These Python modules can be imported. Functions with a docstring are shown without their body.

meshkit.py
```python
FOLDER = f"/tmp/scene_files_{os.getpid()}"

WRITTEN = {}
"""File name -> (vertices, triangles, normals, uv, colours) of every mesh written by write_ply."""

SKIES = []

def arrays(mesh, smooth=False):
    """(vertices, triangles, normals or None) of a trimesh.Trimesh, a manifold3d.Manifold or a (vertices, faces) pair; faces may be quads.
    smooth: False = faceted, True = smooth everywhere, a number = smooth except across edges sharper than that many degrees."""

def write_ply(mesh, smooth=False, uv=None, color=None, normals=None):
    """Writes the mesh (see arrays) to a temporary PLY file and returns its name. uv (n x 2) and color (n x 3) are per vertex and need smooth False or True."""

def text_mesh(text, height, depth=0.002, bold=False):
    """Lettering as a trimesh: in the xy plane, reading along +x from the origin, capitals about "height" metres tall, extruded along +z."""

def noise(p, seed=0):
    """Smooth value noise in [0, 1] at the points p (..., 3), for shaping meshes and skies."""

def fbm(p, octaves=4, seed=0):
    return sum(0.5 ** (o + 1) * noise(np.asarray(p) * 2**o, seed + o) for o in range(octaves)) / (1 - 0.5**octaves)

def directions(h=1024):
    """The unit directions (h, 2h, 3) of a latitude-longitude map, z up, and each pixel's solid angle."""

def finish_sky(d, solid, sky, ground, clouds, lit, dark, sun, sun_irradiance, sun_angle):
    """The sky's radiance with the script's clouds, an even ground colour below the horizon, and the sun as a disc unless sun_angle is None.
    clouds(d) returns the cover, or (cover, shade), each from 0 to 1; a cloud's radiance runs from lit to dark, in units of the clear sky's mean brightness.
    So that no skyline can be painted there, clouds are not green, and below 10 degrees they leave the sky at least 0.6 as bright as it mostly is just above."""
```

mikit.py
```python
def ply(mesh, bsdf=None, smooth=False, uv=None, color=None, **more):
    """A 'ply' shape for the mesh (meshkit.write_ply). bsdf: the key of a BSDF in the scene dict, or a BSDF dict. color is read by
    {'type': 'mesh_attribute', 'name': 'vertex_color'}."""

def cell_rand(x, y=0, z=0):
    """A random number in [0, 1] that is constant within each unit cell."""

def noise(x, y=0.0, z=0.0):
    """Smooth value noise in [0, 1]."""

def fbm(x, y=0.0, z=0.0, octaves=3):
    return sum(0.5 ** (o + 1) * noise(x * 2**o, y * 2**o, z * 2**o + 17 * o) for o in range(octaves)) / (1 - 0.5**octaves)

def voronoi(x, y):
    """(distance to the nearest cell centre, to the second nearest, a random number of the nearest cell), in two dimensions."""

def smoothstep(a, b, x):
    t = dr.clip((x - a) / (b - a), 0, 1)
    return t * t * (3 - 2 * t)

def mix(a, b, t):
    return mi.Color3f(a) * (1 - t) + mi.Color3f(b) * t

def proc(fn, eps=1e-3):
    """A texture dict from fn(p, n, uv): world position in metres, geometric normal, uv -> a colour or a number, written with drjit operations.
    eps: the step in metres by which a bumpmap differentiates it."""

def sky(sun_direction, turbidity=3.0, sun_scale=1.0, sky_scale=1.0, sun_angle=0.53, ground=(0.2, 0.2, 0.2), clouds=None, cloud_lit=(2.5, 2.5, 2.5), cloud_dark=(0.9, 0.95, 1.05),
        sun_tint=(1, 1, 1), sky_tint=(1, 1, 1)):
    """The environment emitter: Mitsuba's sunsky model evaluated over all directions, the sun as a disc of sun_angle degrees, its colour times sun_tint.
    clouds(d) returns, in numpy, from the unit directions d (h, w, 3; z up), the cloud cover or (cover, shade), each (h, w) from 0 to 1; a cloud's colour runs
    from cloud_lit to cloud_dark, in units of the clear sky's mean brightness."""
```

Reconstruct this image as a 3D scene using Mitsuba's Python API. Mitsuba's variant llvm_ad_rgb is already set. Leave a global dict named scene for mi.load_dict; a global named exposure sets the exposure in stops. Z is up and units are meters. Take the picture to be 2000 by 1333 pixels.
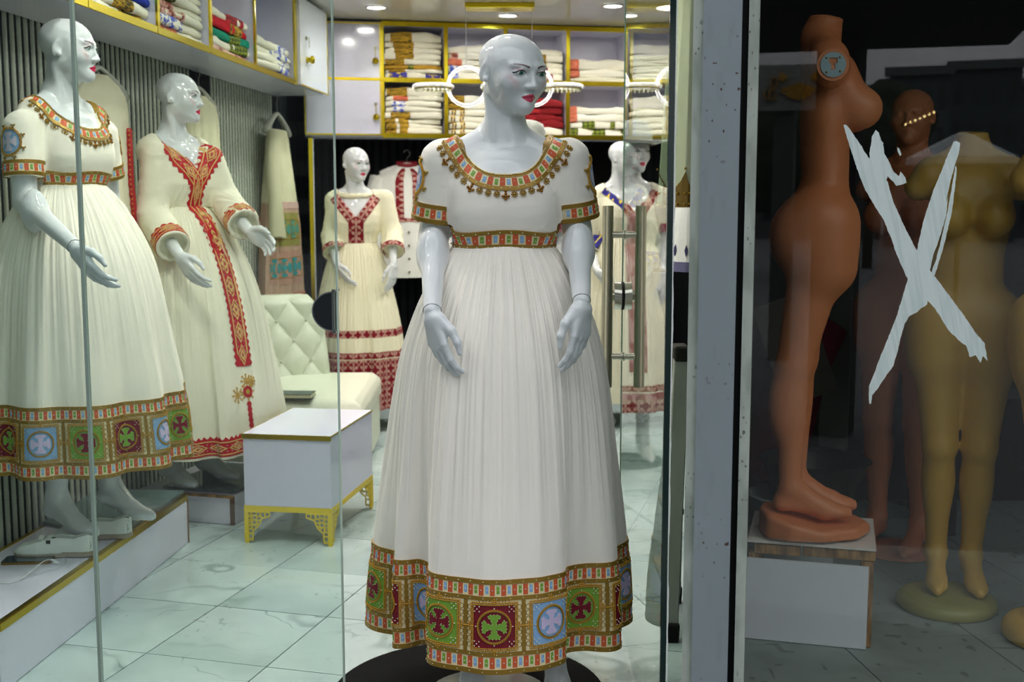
import math, random
import numpy as np, trimesh, mitsuba as mi, drjit as dr, mikit, meshkit
import shapely
from shapely.geometry import Polygon, LineString, Point, box as sbox
from shapely import affinity
from scipy.ndimage import map_coordinates
from mikit import noise, fbm, smoothstep, cell_rand

T = mi.ScalarTransform4f
rng = np.random.default_rng(7)
scene = {'type': 'scene'}
labels = {}
# ------------------------------------------------------------------ camera, sky, exposure
EYE, FPX, PITCH = np.array([0, 0, 1.38]), 2280.0, math.radians(6.8)
scene['camera'] = {'type': 'thinlens', 'fov': math.degrees(2 * math.atan(1000 / FPX)), 'fov_axis': 'x',
    'aperture_radius': 0.0036, 'focus_distance': 2.95, 'near_clip': 0.02, 'far_clip': 500.0,
    'to_world': T().look_at(origin=[0, 0, 1.38], target=[0, math.cos(PITCH), 1.38 - math.sin(PITCH)], up=[0, 0, 1])}
def overcast(d):
    n = meshkit.fbm(d * 2.3, 4, 5)
    return np.ones(d.shape[:2]), np.clip(0.95 - 0.95 * d[..., 2] + 0.8 * (n - 0.5), 0, 1)     # overcast: brightest overhead
SKY = 13.0
scene['sky'] = mikit.sky((-0.5, -0.7, 0.9), turbidity=4, sun_scale=0.0, sky_scale=SKY, clouds=overcast,
    cloud_lit=(1.34, 1.38, 1.42), cloud_dark=(0.36, 0.38, 0.40), ground=(0.16, 0.16, 0.16))
exposure = 0.22
LAMP, RING, PANEL = 195.0, 60.0, 120.0      # radiance of the downlights, of the chandelier rings, of the round ceiling lamp
WARM = np.array([1.0, 0.96, 0.875])

# ------------------------------------------------------------------ small helpers
def lin(c):
    if isinstance(c, str):
        c = [int(c[i:i + 2], 16) / 255 for i in (1, 3, 5)]
        return np.array([x / 12.92 if x <= .04045 else ((x + .055) / 1.055) ** 2.4 for x in c])
    return np.array(c, float)
def ray(px, py):
    c, s = math.cos(PITCH), math.sin(PITCH)
    u, v = (px - 1000) / FPX, (py - 666.5) / FPX
    return np.array([u, c - v * s, -s - v * c])
def at(px, py, Y):                # the point seen at a pixel of the 2000 x 1333 frame, at the distance Y
    d = ray(px, py); return EYE + d * (Y / d[1])
def onz(px, py, z):
    d = ray(px, py); return EYE + d * ((z - EYE[2]) / d[2])
def mix(a, b, t):
    a, b = (c if isinstance(c, mi.Color3f) else mi.Color3f([float(x) for x in c]) for c in (a, b))
    return a * (1 - t) + b * t
used = {}
def newkey(base):
    n = used.get(base, 0); used[base] = n + 1
    return base if n == 0 else f'{base}_{n:03d}'
def tag(k, label=None, cat=None, group=None, kind=None):
    d = labels.setdefault(k, {})
    for a, b in (('label', label), ('category', cat), ('group', group), ('kind', kind)):
        if b: d[a] = b
    return k
def thing(name, label=None, cat=None, group=None, kind=None):
    return tag(newkey(name), label, cat, group, kind)
def P(mesh, bsdf, smooth=False, col=None, uv=None):
    if isinstance(mesh, tuple):
        mesh = trimesh.Trimesh(np.asarray(mesh[0], float), tri(mesh[1]), process=False)
    if hasattr(mesh, 'to_mesh'):
        m = mesh.to_mesh(); mesh = trimesh.Trimesh(m.vert_properties[:, :3], m.tri_verts, process=False)
    if smooth is not False and smooth is not True:
        mesh = trimesh.graph.smooth_shade(mesh, angle=np.radians(smooth), facet_minarea=None); smooth = True
    if bsdf.startswith('vc_'):      # the part's colour, carried in its uv: (256 r + g, b)
        r, g, b = (int((col or '#808080')[i:i + 2], 16) for i in (1, 3, 5))
        uv = np.tile([256.0 * r + g, float(b)], (len(mesh.vertices), 1))
    elif uv is None: uv = np.zeros((len(mesh.vertices), 2))
    return mikit.ply(mesh, bsdf, smooth, uv=uv)
def tri(f):
    f = np.asarray(f, int)
    return np.vstack([f[:, [0, 1, 2]], f[:, [0, 2, 3]]]) if f.shape[1] == 4 else f
def put(name, shape, parent=None, label=None, cat=None, group=None, kind=None, M=None):
    k = newkey((parent + '__' if parent else '') + name)
    scene[k] = dict(shape) if M is None else {**shape, 'to_world': T(np.asarray(M).tolist())}
    if label or cat or group or kind: tag(k, label, cat, group, kind)
    return k
def add(name, mesh, bsdf, parent=None, smooth=False, col=None, uv=None, M=None, **kw):
    return put(name, P(mesh, bsdf, smooth, col, uv), parent, M=M, **kw)
def mat(x=0, y=0, z=0, rz=0, s=1.0, rx=0, ry=0):
    m = trimesh.transformations.euler_matrix(rx, ry, rz); m[:3, :3] *= s; m[:3, 3] = (x, y, z); return m
def cat_(ms): return trimesh.util.concatenate([m for m in ms])
def mv(m, x=0, y=0, z=0, rz=0, rx=0, ry=0, s=1.0):
    m = m.copy(); m.apply_transform(mat(x, y, z, rz, s, rx, ry)); return m
def bx(sx, sy, sz, c=(0, 0, 0), bev=0.0, rz=0):
    """a box, its edges chamfered"""
    if bev <= 0: m = trimesh.creation.box((sx, sy, sz))
    else:
        e = np.array([sx, sy, sz]) / 2; b = min(bev, e.min() * .45); pts = []
        for i in range(3):
            for s in np.array(np.meshgrid([-1, 1], [-1, 1], [-1, 1])).reshape(3, -1).T:
                q = s * (e - b); q[i] = s[i] * e[i]; pts.append(q)
        m = trimesh.convex.convex_hull(np.array(pts))
    if rz: m.apply_transform(mat(rz=rz))
    m.apply_translation(c); return m
def bar(a, b, w, h=None, bev=0.0, up=(0, 0, 1)):
    """a box beam from a to b, w across, h along up"""
    a, b = np.array(a, float), np.array(b, float); h = w if h is None else h
    d = b - a; L = np.linalg.norm(d); d /= L; up = np.array(up, float)
    if abs(d @ up) > .99: up = np.array([0, 1.0, 0])
    x = np.cross(d, up); x /= np.linalg.norm(x); u = np.cross(x, d)
    m = bx(w, L, h, bev=bev); M = np.eye(4); M[:3, 0], M[:3, 1], M[:3, 2], M[:3, 3] = x, d, u, (a + b) / 2
    m.apply_transform(M); return m
def lathe(prof, n=32, c=(0, 0, 0)):
    p = np.array(prof, float); a = np.arange(n) * 2 * np.pi / n
    v = np.stack([p[:, 0][:, None] * np.cos(a), p[:, 0][:, None] * np.sin(a), np.repeat(p[:, 1:2], n, 1)], -1).reshape(-1, 3) + np.array(c)
    i, j = np.meshgrid(np.arange(len(p) - 1), np.arange(n), indexing='ij')
    f = np.stack([i * n + j, i * n + (j + 1) % n, (i + 1) * n + (j + 1) % n, (i + 1) * n + j], -1).reshape(-1, 4)
    return trimesh.Trimesh(v, tri(f), process=False)
def tube(pts, r, sides=8, caps=True, closed=False):
    p = np.asarray(pts, float); n = len(p); r = np.broadcast_to(r, (n,))
    t = np.roll(p, -1, 0) - np.roll(p, 1, 0) if closed else np.gradient(p, axis=0)
    t /= np.linalg.norm(t, axis=1, keepdims=True) + 1e-12
    ref = np.array([0, 0, 1.0]) if np.abs(t[:, 2]).max() < .95 else (np.array([0, 1.0, 0]) if np.abs(t[:, 1]).max() < .95 else np.array([1.0, 0.1, 0]))
    a = np.cross(t, ref); a /= np.linalg.norm(a, axis=1, keepdims=True) + 1e-12
    b = np.cross(t, a); g = np.arange(sides) * 2 * np.pi / sides
    v = p[:, None] + r[:, None, None] * (np.cos(g)[None, :, None] * a[:, None] + np.sin(g)[None, :, None] * b[:, None])
    m = n if closed else n - 1
    i, j = np.meshgrid(np.arange(m), np.arange(sides), indexing='ij'); i2 = (i + 1) % n
    f = tri(np.stack([i * sides + j, i2 * sides + j, i2 * sides + (j + 1) % sides, i * sides + (j + 1) % sides], -1).reshape(-1, 4))
    v = v.reshape(-1, 3)
    if caps and not closed:
        k = len(v); v = np.vstack([v, p[:1], p[-1:]]); g = np.arange(sides)
        f = np.vstack([f, np.stack([np.full(sides, k), g, (g + 1) % sides], 1), np.stack([np.full(sides, k + 1), (n - 1) * sides + (g + 1) % sides, (n - 1) * sides + g], 1)])
    m = trimesh.Trimesh(v, f, process=False)
    return m
def sheet(fn, su, sv):
    """grid mesh of fn(u, v) -> (n, 3); returns mesh and the uv pairs"""
    U, V = np.meshgrid(su, sv, indexing='ij'); p = fn(U.ravel(), V.ravel())
    a, b = len(su), len(sv); i, j = np.meshgrid(np.arange(a - 1), np.arange(b - 1), indexing='ij')
    f = np.stack([i * b + j, i * b + j + 1, (i + 1) * b + j + 1, (i + 1) * b + j], -1).reshape(-1, 4)
    return trimesh.Trimesh(p, tri(f), process=False), np.stack([U.ravel(), V.ravel()], 1)
def extrude(poly, h):
    g = getattr(poly, 'geoms', [poly])
    return cat_([trimesh.creation.extrude_polygon(q, h, engine='earcut') for q in g if q.area > 1e-9])

# ------------------------------------------------------------------ materials
def prin(color, rough=.5, spec=.5, two=True, **k):
    d = {'type': 'principled', 'base_color': color if isinstance(color, dict) else {'type': 'rgb', 'value': list(map(float, lin(color)))}, 'roughness': rough, 'specular': spec, **k}
    return {'type': 'twosided', 'b': d} if two else d
def palette(p, n, uv):
    a = dr.floor(uv.x + .5); r = dr.floor(a / 256); c = mi.Color3f(r, a - 256 * r, dr.floor(uv.y + .5)) / 255
    return dr.select(c <= .04045, c / 12.92, dr.power((c + .055) / 1.055, 2.4))
VC = mikit.proc(palette)
scene['vc_cloth'] = prin(VC, .9, .15)
scene['vc_matt'] = prin(VC, .75, .3)
scene['vc_satin'] = prin(VC, .38, .5)
scene['vc_black'] = prin(VC, .8, .08)
scene['vc_gloss'] = prin(VC, .12, .5)
scene['vc_metal'] = prin(VC, .22, .5, metallic=1.0)
scene['vc_brush'] = prin(VC, .36, .5, metallic=1.0)
scene['vc_bead'] = prin(VC, .25, .8, metallic=.75)
scene['vc_gem'] = prin(VC, .08, .9)
scene['black_void'] = prin('#060708', .8, .08)
scene['glass_pane'] = {'type': 'thindielectric', 'int_ior': 1.5, 'specular_transmittance': {'type': 'rgb', 'value': [.80, .90, .86]}}
scene['glass_door'] = {'type': 'thindielectric', 'int_ior': 1.52, 'specular_transmittance': {'type': 'rgb', 'value': [.74, .90, .82]}}
scene['glass_dark'] = {'type': 'thindielectric', 'int_ior': 1.5, 'specular_transmittance': {'type': 'rgb', 'value': [.84, .87, .83]}}
scene['glass_plate'] = prin('#4c5f60', .07, .5, clearcoat=1.0)
scene['crystal'] = {'type': 'dielectric', 'int_ior': 1.5}
def marble(p, n, uv):
    x, y = p.x * 1.0, p.y * 1.0
    cx, cy = uv.x, uv.y
    o = cell_rand(dr.floor(cx), dr.floor(cy)) * 37.0
    a = fbm(x * 2.2 + o, y * 2.2 - o, 0., 4)
    v = x * .75 - y * 1.9 + (a - .5) * 2.6 + o
    l1 = dr.abs(dr.sin(v * 2.6)); l2 = dr.abs(dr.sin(v * 7.3 + 3 * fbm(x * 6 + o, y * 6, 2., 3)))
    k = smoothstep(.34, .0, l1) * smoothstep(.40, .72, fbm(x * 2.6, y * 4.1 + o, 5., 3)) * .62 + smoothstep(.14, .0, l2) * smoothstep(.5, .75, fbm(x * 4 + 9, y * 4 - o, 1., 3)) * .6
    base = mix(lin('#b4c3c3'), lin('#9eb0b0'), smoothstep(.35, .75, a))
    spk = smoothstep(.80, .86, noise(x * 55, y * 55, 3.)) * smoothstep(.6, .8, noise(x * 6, y * 6, 8.))
    return mix(mix(base, lin('#6f8583'), dr.clip(k, 0, 1)), lin('#5d6a66'), spk * .35)
scene['marble'] = prin(mikit.proc(marble), .14, .4)
def concrete(p, n, uv):
    a = fbm(p.x * 5, p.y * 5, p.z * 5, 4); b = smoothstep(.55, .85, fbm(p.x * 9 + 3, p.y * 9, 2., 3)); s = smoothstep(.86, .92, noise(p.x * 30, p.y * 30, 1.))
    return mix(mix(mix(lin('#8d9794'), lin('#808a88'), a), lin('#6b7370'), b * .35), lin('#555a57'), s * .5)
scene['concrete'] = prin(mikit.proc(concrete), .7, .3)
def wood(p, n, uv):
    a = fbm(p.x * 60, p.y * 60, p.z * 9, 3)
    return mix(lin('#a67c47'), lin('#6d4a26'), smoothstep(.35, .7, a))
scene['wood'] = prin(mikit.proc(wood), .7, .3)
def steel_paint(p, n, uv):
    a = fbm(p.x * 7, p.y * 7, p.z * 3, 3); c = smoothstep(.86, .89, noise(p.x * 170, p.y * 170, p.z * 90)) * smoothstep(.45, .75, noise(p.x * 9, p.y * 9, p.z * 5))
    d = smoothstep(.66, .72, fbm(p.x * 40, p.y * 40, p.z * 8 + 7, 3))
    return mix(mix(mix(lin('#858f95'), lin('#7d878c'), a), lin('#63696c'), d * .12), lin('#4d3a33'), c)
scene['steel_paint'] = prin(mikit.proc(steel_paint), .42, .45)
def frame_paint(p, n, uv):
    a = fbm(p.x * 30, p.y * 30, p.z * 9, 3); c = smoothstep(.80, .84, noise(p.x * 160, p.y * 160, p.z * 90)) * smoothstep(.5, .8, noise(p.x * 9, p.y * 9, p.z * 7 + 3))
    return mix(mix(lin('#a9b0a8'), lin('#8f978e'), smoothstep(.35, .7, a)), lin('#57584f'), c)
scene['frame_paint'] = prin(mikit.proc(frame_paint), .5, .4)
GOLD, GOLDDARK, WHITE, LILAC, CREAM = '#dfc42c', '#8a6d1c', '#e6e6ea', '#cfcfe0', '#e9e3d0'

# ------------------------------------------------------------------ the shop: plan lines
WD = np.array([math.sin(math.radians(4.75)), math.cos(math.radians(4.75)), 0])      # along the left wall
WN = np.array([WD[1], -WD[0], 0])                                                  # from the left wall into the shop
W0 = np.array([-1.80, 4.0, 0])
BD = np.array([math.cos(math.radians(11)), math.sin(math.radians(11)), 0])         # along the front of the back cupboards
BN = np.array([BD[1], -BD[0], 0])                                                  # from the back wall into the shop
B0 = at(747.7, 264.8, 7.8); B0[2] = 0
HX = np.array([*at(1306, 578, 2.62)[:2], 0])                                        # door hinge
KX = np.array([*at(655, 608, 2.80)[:2], 0])                                         # door strike
FD = (KX - HX) / np.linalg.norm(KX - HX); FN = np.array([-FD[1] * -1, FD[0] * -1, 0]) * -1
FN = np.array([-FD[1], FD[0], 0]); FN = FN if FN @ (EYE - HX) > 0 else -FN          # out to the street
def fac(s, d=0.0, z=0.0): return HX + FD * s + FN * d + np.array([0, 0, z])          # s: metres left of the hinge along the front, d: out of the shop
def wl(s, d=0.0, z=0.0): return W0 + WD * s + WN * d + np.array([0, 0, z])
def bk(s, d=0.0, z=0.0): return B0 + BD * s + BN * d + np.array([0, 0, z])
CEIL = 2.56
def frame(o, ex, ez=(0, 0, 1)):
    ex, ez = np.array(ex, float), np.array(ez, float); ey = np.cross(ez, ex)
    M = np.eye(4); M[:3, 0], M[:3, 1], M[:3, 2], M[:3, 3] = ex, ey, ez, o; return M
def wallbox(a, b, z0, z1, th, side):
    """an upright slab on the plan line a-b, thick to the side given by the vector"""
    a, b, side = np.array(a, float), np.array(b, float), np.array(side, float)
    v = [p + np.array([0, 0, z]) + side * t for z in (z0, z1) for p in (a, b) for t in (0, th)]
    for q, z in zip(v, [z0] * 4 + [z1] * 4): q[2] = z
    return trimesh.convex.convex_hull(np.array(v))

# ---- floor tiles
TH = math.radians(15.0); TU = np.array([math.sin(TH), math.cos(TH)]); TV = np.array([math.cos(TH), -math.sin(TH)])
A2 = onz(425, 1184.5, 0)[:2]; TA, TB = .438, .405
add('floor', bx(9.0, 9.6, .1, (1.2, 6.0, -.065)), 'vc_matt', col='#59605e', kind='structure')
inside = Polygon([fac(2.6)[:2], fac(.0)[:2], fac(0)[:2] + np.array([.03, 0]), (.50, 2.8), (1.27, 8.2), tuple(bk(1.6, -.9)[:2]), tuple(bk(-1.5, -.9)[:2]), tuple(wl(3.6, -.02)[:2]), tuple(wl(-1.2, -.02)[:2])])
for i in range(-7, 15):
    for j in range(-6, 8):
        c = A2 + TU * (i + .5) * TA + TV * (j + .5) * TB
        if not inside.buffer(.15).contains(Point(c)): continue
        q = Polygon([c + TU * a * (TA - .0035) / 2 + TV * b * (TB - .0035) / 2 for a, b in ((-1, -1), (1, -1), (1, 1), (-1, 1))]).intersection(inside.buffer(.02))
        if q.is_empty or q.geom_type != 'Polygon': continue
        m = extrude(q, .014); m.apply_translation((0, 0, -.014 + rng.uniform(-.0004, .0004)))
        add('tile', m, 'marble', 'floor', uv=np.tile([i + .5, j + .5], (len(m.vertices), 1)))
# ---- left wall: fluted white panels with black stretches
add('wall_left', wallbox(wl(-1.6), wl(4.4), 0, CEIL, .12, -WN), 'vc_black', col='#2a3033', kind='structure')
def flute(w, d, h):
    p = [(-w / 2, 0)] + [(w / 2 * math.cos(a), d * math.sin(a) ** .7) for a in np.linspace(math.pi, 0, 9)[1:-1]] + [(w / 2, 0)]
    m = extrude(Polygon([(x, -y) for x, y in p]), h); return m
fl_w = P(flute(.026, .0075, 1.0), 'vc_satin', 40, '#b4b9ac'); fl_b = P(flute(.030, .010, 1.0), 'vc_black', 40, '#171c1f')
s, step = -1.15, .050
while s < 3.78:
    q = wl(s, 0, .0); px = None
    blk = 2.03 < s < 2.34 or s > 3.46
    M = frame(q, WD); M[:3, 2] *= (2.05 if s < 3.2 else 2.3)
    put('slat', fl_b if blk else fl_w, 'wall_left', M=M); s += step
# ---- back wall: black fluted panels under and beside the cupboards
add('wall_back', wallbox(bk(-2.2, -.34), bk(2.6, -.34), 0, CEIL, .12, -BN), 'black_void', kind='structure')
fl_k = P(flute(.05, .02, 1.0), 'vc_black', 40, '#101316')
for k in range(46):
    M = frame(bk(-1.35 + k * .058, -.34, 0), BD); M[:3, 2] *= 1.84
    put('slat', fl_k, 'wall_back', M=M)
# ---- right wall between the shop and the neighbouring display
RW0, RW1 = np.array([.500, 2.78, 0]), np.array([1.30, 8.4, 0])
RD = (RW1 - RW0) / np.linalg.norm(RW1 - RW0); RNn = np.array([-RD[1], RD[0], 0])
add('wall_right', wallbox(RW0, RW1, 0, CEIL, .03, -RNn), 'vc_matt', col='#14171a', kind='structure')
# ---- ceiling
def ceil_col(p, n, uv):
    return mix(lin('#c9c6bc'), lin('#bdbab0'), fbm(p.x * 1.3, p.y * 1.3, 0., 2))
scene['ceiling_paint'] = prin(mikit.proc(ceil_col), .13, .5)
ce = extrude(Polygon([fac(3.0)[:2], fac(0)[:2], RW0[:2], RW1[:2], bk(2.0, -.5)[:2], bk(-2.2, -.5)[:2], wl(4.2)[:2], wl(-1.6)[:2]]), .1)
ce.apply_translation((0, 0, CEIL)); add('ceiling', ce, 'ceiling_paint', kind='structure')

# ------------------------------------------------------------------ the glazed front
def sfac(px, py=600):              # where the sight line of a column meets the front
    d = ray(px, py)[:2]; A = np.stack([d, -FD[:2]], 1); t = np.linalg.solve(A, HX[:2] - EYE[:2]); return t[1]
def pane(name, a, b, z0, z1, m, **kw):
    v = np.array([[*a[:2], z0], [*b[:2], z0], [*b[:2], z1], [*a[:2], z1]])
    return add(name, (v, np.array([[0, 1, 2, 3]])), m, **kw)
SK, SJ = sfac(657), sfac(166)
pane('window_1', fac(SK), fac(SJ - .004), .012, CEIL, 'glass_pane', kind='structure')
pane('window_2', fac(SJ + .004), fac(3.0), .012, CEIL, 'glass_pane', kind='structure')
j = bar(fac(SJ, 0, .0), fac(SJ, 0, CEIL), .009, .010, up=FN)
add('trim_1', j, 'vc_satin', col='#8fa096', kind='structure')
add('trim_2', bar(fac(SK - .003, 0, 0), fac(SK - .002, 0, CEIL), .0028, .009, up=FN), 'vc_gloss', col='#a9bdb0', kind='structure')
add('trim_3', bar(fac(SK, .0, .006), fac(3.0, .0, .006), .02, .014), 'vc_matt', col='#777f7c', kind='structure')
k = thing('lock_keeper', 'black half-round lock keeper with chrome rim on the edge of the glass pane', 'lock keeper')
kz = at(632, 608, 2.80)[2]; half = Polygon([(0, -.046)] + [(-.052 * math.cos(a) if True else 0, .046 * math.sin(a)) for a in np.linspace(-math.pi / 2, math.pi / 2, 24)] + [(0, .046)])
Mk = frame(fac(SK + .003, 0, kz), -FD); Mk[:3, :3] *= 1.05
def kp(poly, d0, d1):
    m = extrude(poly, d1 - d0); m.apply_translation((0, 0, d0)); m.apply_transform(trimesh.transformations.rotation_matrix(math.pi / 2, (1, 0, 0))); return m
add('body', kp(half.buffer(-.003), -.013, .013), 'vc_gloss', k, col='#14181b', M=Mk)
add('rim', cat_([kp(half.difference(half.buffer(-.003)), -.0135, .0135)]), 'vc_metal', k, col='#a8adac', M=Mk)
add('edge_plate', cat_([kp(sbox(-.003, -.044, .003, .044), -.0145, .0145), kp(sbox(-.003, .046, .006, .05), -.014, .014), kp(sbox(-.003, -.05, .006, -.046), -.014, .014)]), 'vc_metal', k, col='#8b908e', M=Mk)

# the open door
DY = 3.73
DE = np.array([*at(1215.5, 578, DY)[:2], 0]); DD = (DE - HX) / np.linalg.norm(DE - HX); DL = np.linalg.norm(DE - HX)
DN = np.array([-DD[1], DD[0], 0]); DN = DN if DN[0] < 0 else -DN      # to the side of the gown
def dr_(s, d=0., z=0.): return HX + DD * s + DN * d + np.array([0, 0, z])
k = tag(newkey('door_1'), None, None, None, 'structure')
pane('glass_leaf', dr_(.012), dr_(DL - .003), .015, CEIL - .02, 'glass_door', parent=k)
add('hinge_edge', bar(dr_(.004, 0, .015), dr_(.004, 0, CEIL - .02), .013, .013, up=DD), 'vc_gloss', k, col='#0c2320')
zz = np.linspace(.02, 2.5, 160); w = .0025 + .0022 * meshkit.noise(np.stack([zz * 31, zz * 0, zz * 0], 1)) * (meshkit.noise(np.stack([zz * 9, zz * 0 + 4, zz * 0], 1)) > .34)
pv = np.concatenate([[dr_(-.004, -.0068, z), dr_(-.004, -.0068 - ww, z)] for z, ww in zip(zz, w)]); n = np.arange(len(zz) - 1) * 2
add('paint_runs', cat_([trimesh.Trimesh(pv + d, tri(np.stack([n, n + 1, n + 3, n + 2], 1) if d[1] == 0 else np.stack([n, n + 2, n + 3, n + 1], 1)), process=False) for d in (np.zeros(3), np.array([0, .002, 0]))]), 'vc_matt', k, col='#cfd2cf', label='uneven white paint along the hinge edge')
add('free_edge', bar(dr_(DL - .0015, 0, .015), dr_(DL - .0015, 0, CEIL - .02), .005, .002, up=DD), 'vc_gloss', k, col='#7f9a8c')
HR = 10.5 / FPX * DY
ZT, ZB, ZC1, ZC2 = (at(1215, y, DY)[2] for y in (402, 752, 458, 693))
HS = DL - .045
for s_ in (1, -1):
    h = add('pull_handle', tube([dr_(HS, s_ * .052, ZB), dr_(HS, s_ * .052, ZT)], HR, 20), 'vc_brush', k, 40, '#c9c7b6', label='brushed steel bar handle')
    for z_ in (ZC1, ZC2):
        add('standoff', cat_([tube([dr_(HS, s_ * .001, z_), dr_(HS, s_ * .040, z_)], .0105, 14), tube([dr_(HS, s_ * .001, z_), dr_(HS, s_ * .006, z_)], .0145, 14)]), 'vc_brush', h, 40, '#cfcdbd')
zl = at(1216, 578, DY)[2]; LS = DL - .004
lk = add('lock', cat_([tube([dr_(LS, a, zl), dr_(LS, b, zl)], r, 28) for a, b, r in ((.005, .028, .044), (-.028, -.005, .044))]), 'vc_metal', k, 40, '#dedccf', label='round chrome lock')
add('gasket', cat_([tube([dr_(LS, a, zl), dr_(LS, b, zl)], .0445, 28) for a, b in ((-.005, .005),)]), 'vc_matt', lk, col='#0c0d0d')
for s_ in (1, -1): add('knob', tube([dr_(LS, s_ * .028, zl), dr_(LS, s_ * .038, zl), dr_(LS, s_ * .048, zl)], [.019, .019, .010], 20), 'vc_metal', lk, 40, '#c4c2b4')
add('bottom_hinge', bx(.05, .09, .05, dr_(.16, 0, .035), .004), 'vc_metal', k, col='#9b9f98')

# posts, and the neighbour's window
def post(name, a, b, d0, d1, col=None, m='vc_satin', z0=-.15, z1=3.2):
    v = [fac(s, d, z) for s in (a, b) for d in (d0, d1) for z in (z0, z1)]
    return add(name, trimesh.convex.convex_hull(np.array(v)), m, col=col, kind='structure')
S = {p: sfac(p) for p in (1345, 1365, 1437, 1450, 1470)}
post('trim_4', S[1345], S[1365], -.05, .012, m='frame_paint')
post('trim_5', S[1365], S[1437], -.075, .024, m='steel_paint')
post('trim_6', S[1437] + .001, S[1450], -.09, -.012, '#050606', 'vc_matt')
post('trim_7', S[1450], S[1470], -.05, .006, m='frame_paint')
pane('window_3', fac(S[1470] - .001), fac(-1.75), .10, 2.72, 'glass_dark', kind='structure')
add('trim_9', bar(fac(S[1470], 0, .07), fac(-1.8, 0, .07), .05, .06), 'frame_paint', kind='structure')
# the neighbour's display room
NB0 = RW0 + np.array([.03, -.03, 0])
nf = Polygon([fac(S[1470])[:2], fac(-1.9)[:2], (3.6, 1.9), (3.6, 5.4), tuple((RW0 + RD * 3.0)[:2]), NB0[:2]])
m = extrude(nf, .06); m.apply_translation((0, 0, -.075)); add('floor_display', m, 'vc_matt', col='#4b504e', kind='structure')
for i in range(-1, 9):
    for j in range(-1, 11):
        q = sbox(.2 + i * .45, 1.75 + j * .45, .2 + (i + 1) * .45 - .004, 1.75 + (j + 1) * .45 - .004); q = affinity.rotate(q, 7, origin=(1, 3)).intersection(nf)
        if q.is_empty or q.geom_type != 'Polygon': continue
        m = extrude(q, .014); m.apply_translation((0, 0, -.015)); add('tile', m, 'concrete', 'floor_display')
add('wall_display_back', wallbox((.93, 5.3, 0), (3.7, 5.3, 0), 0, 2.9, .1, (0, 1, 0)), 'vc_matt', col='#2a2b29', kind='structure')
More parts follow.
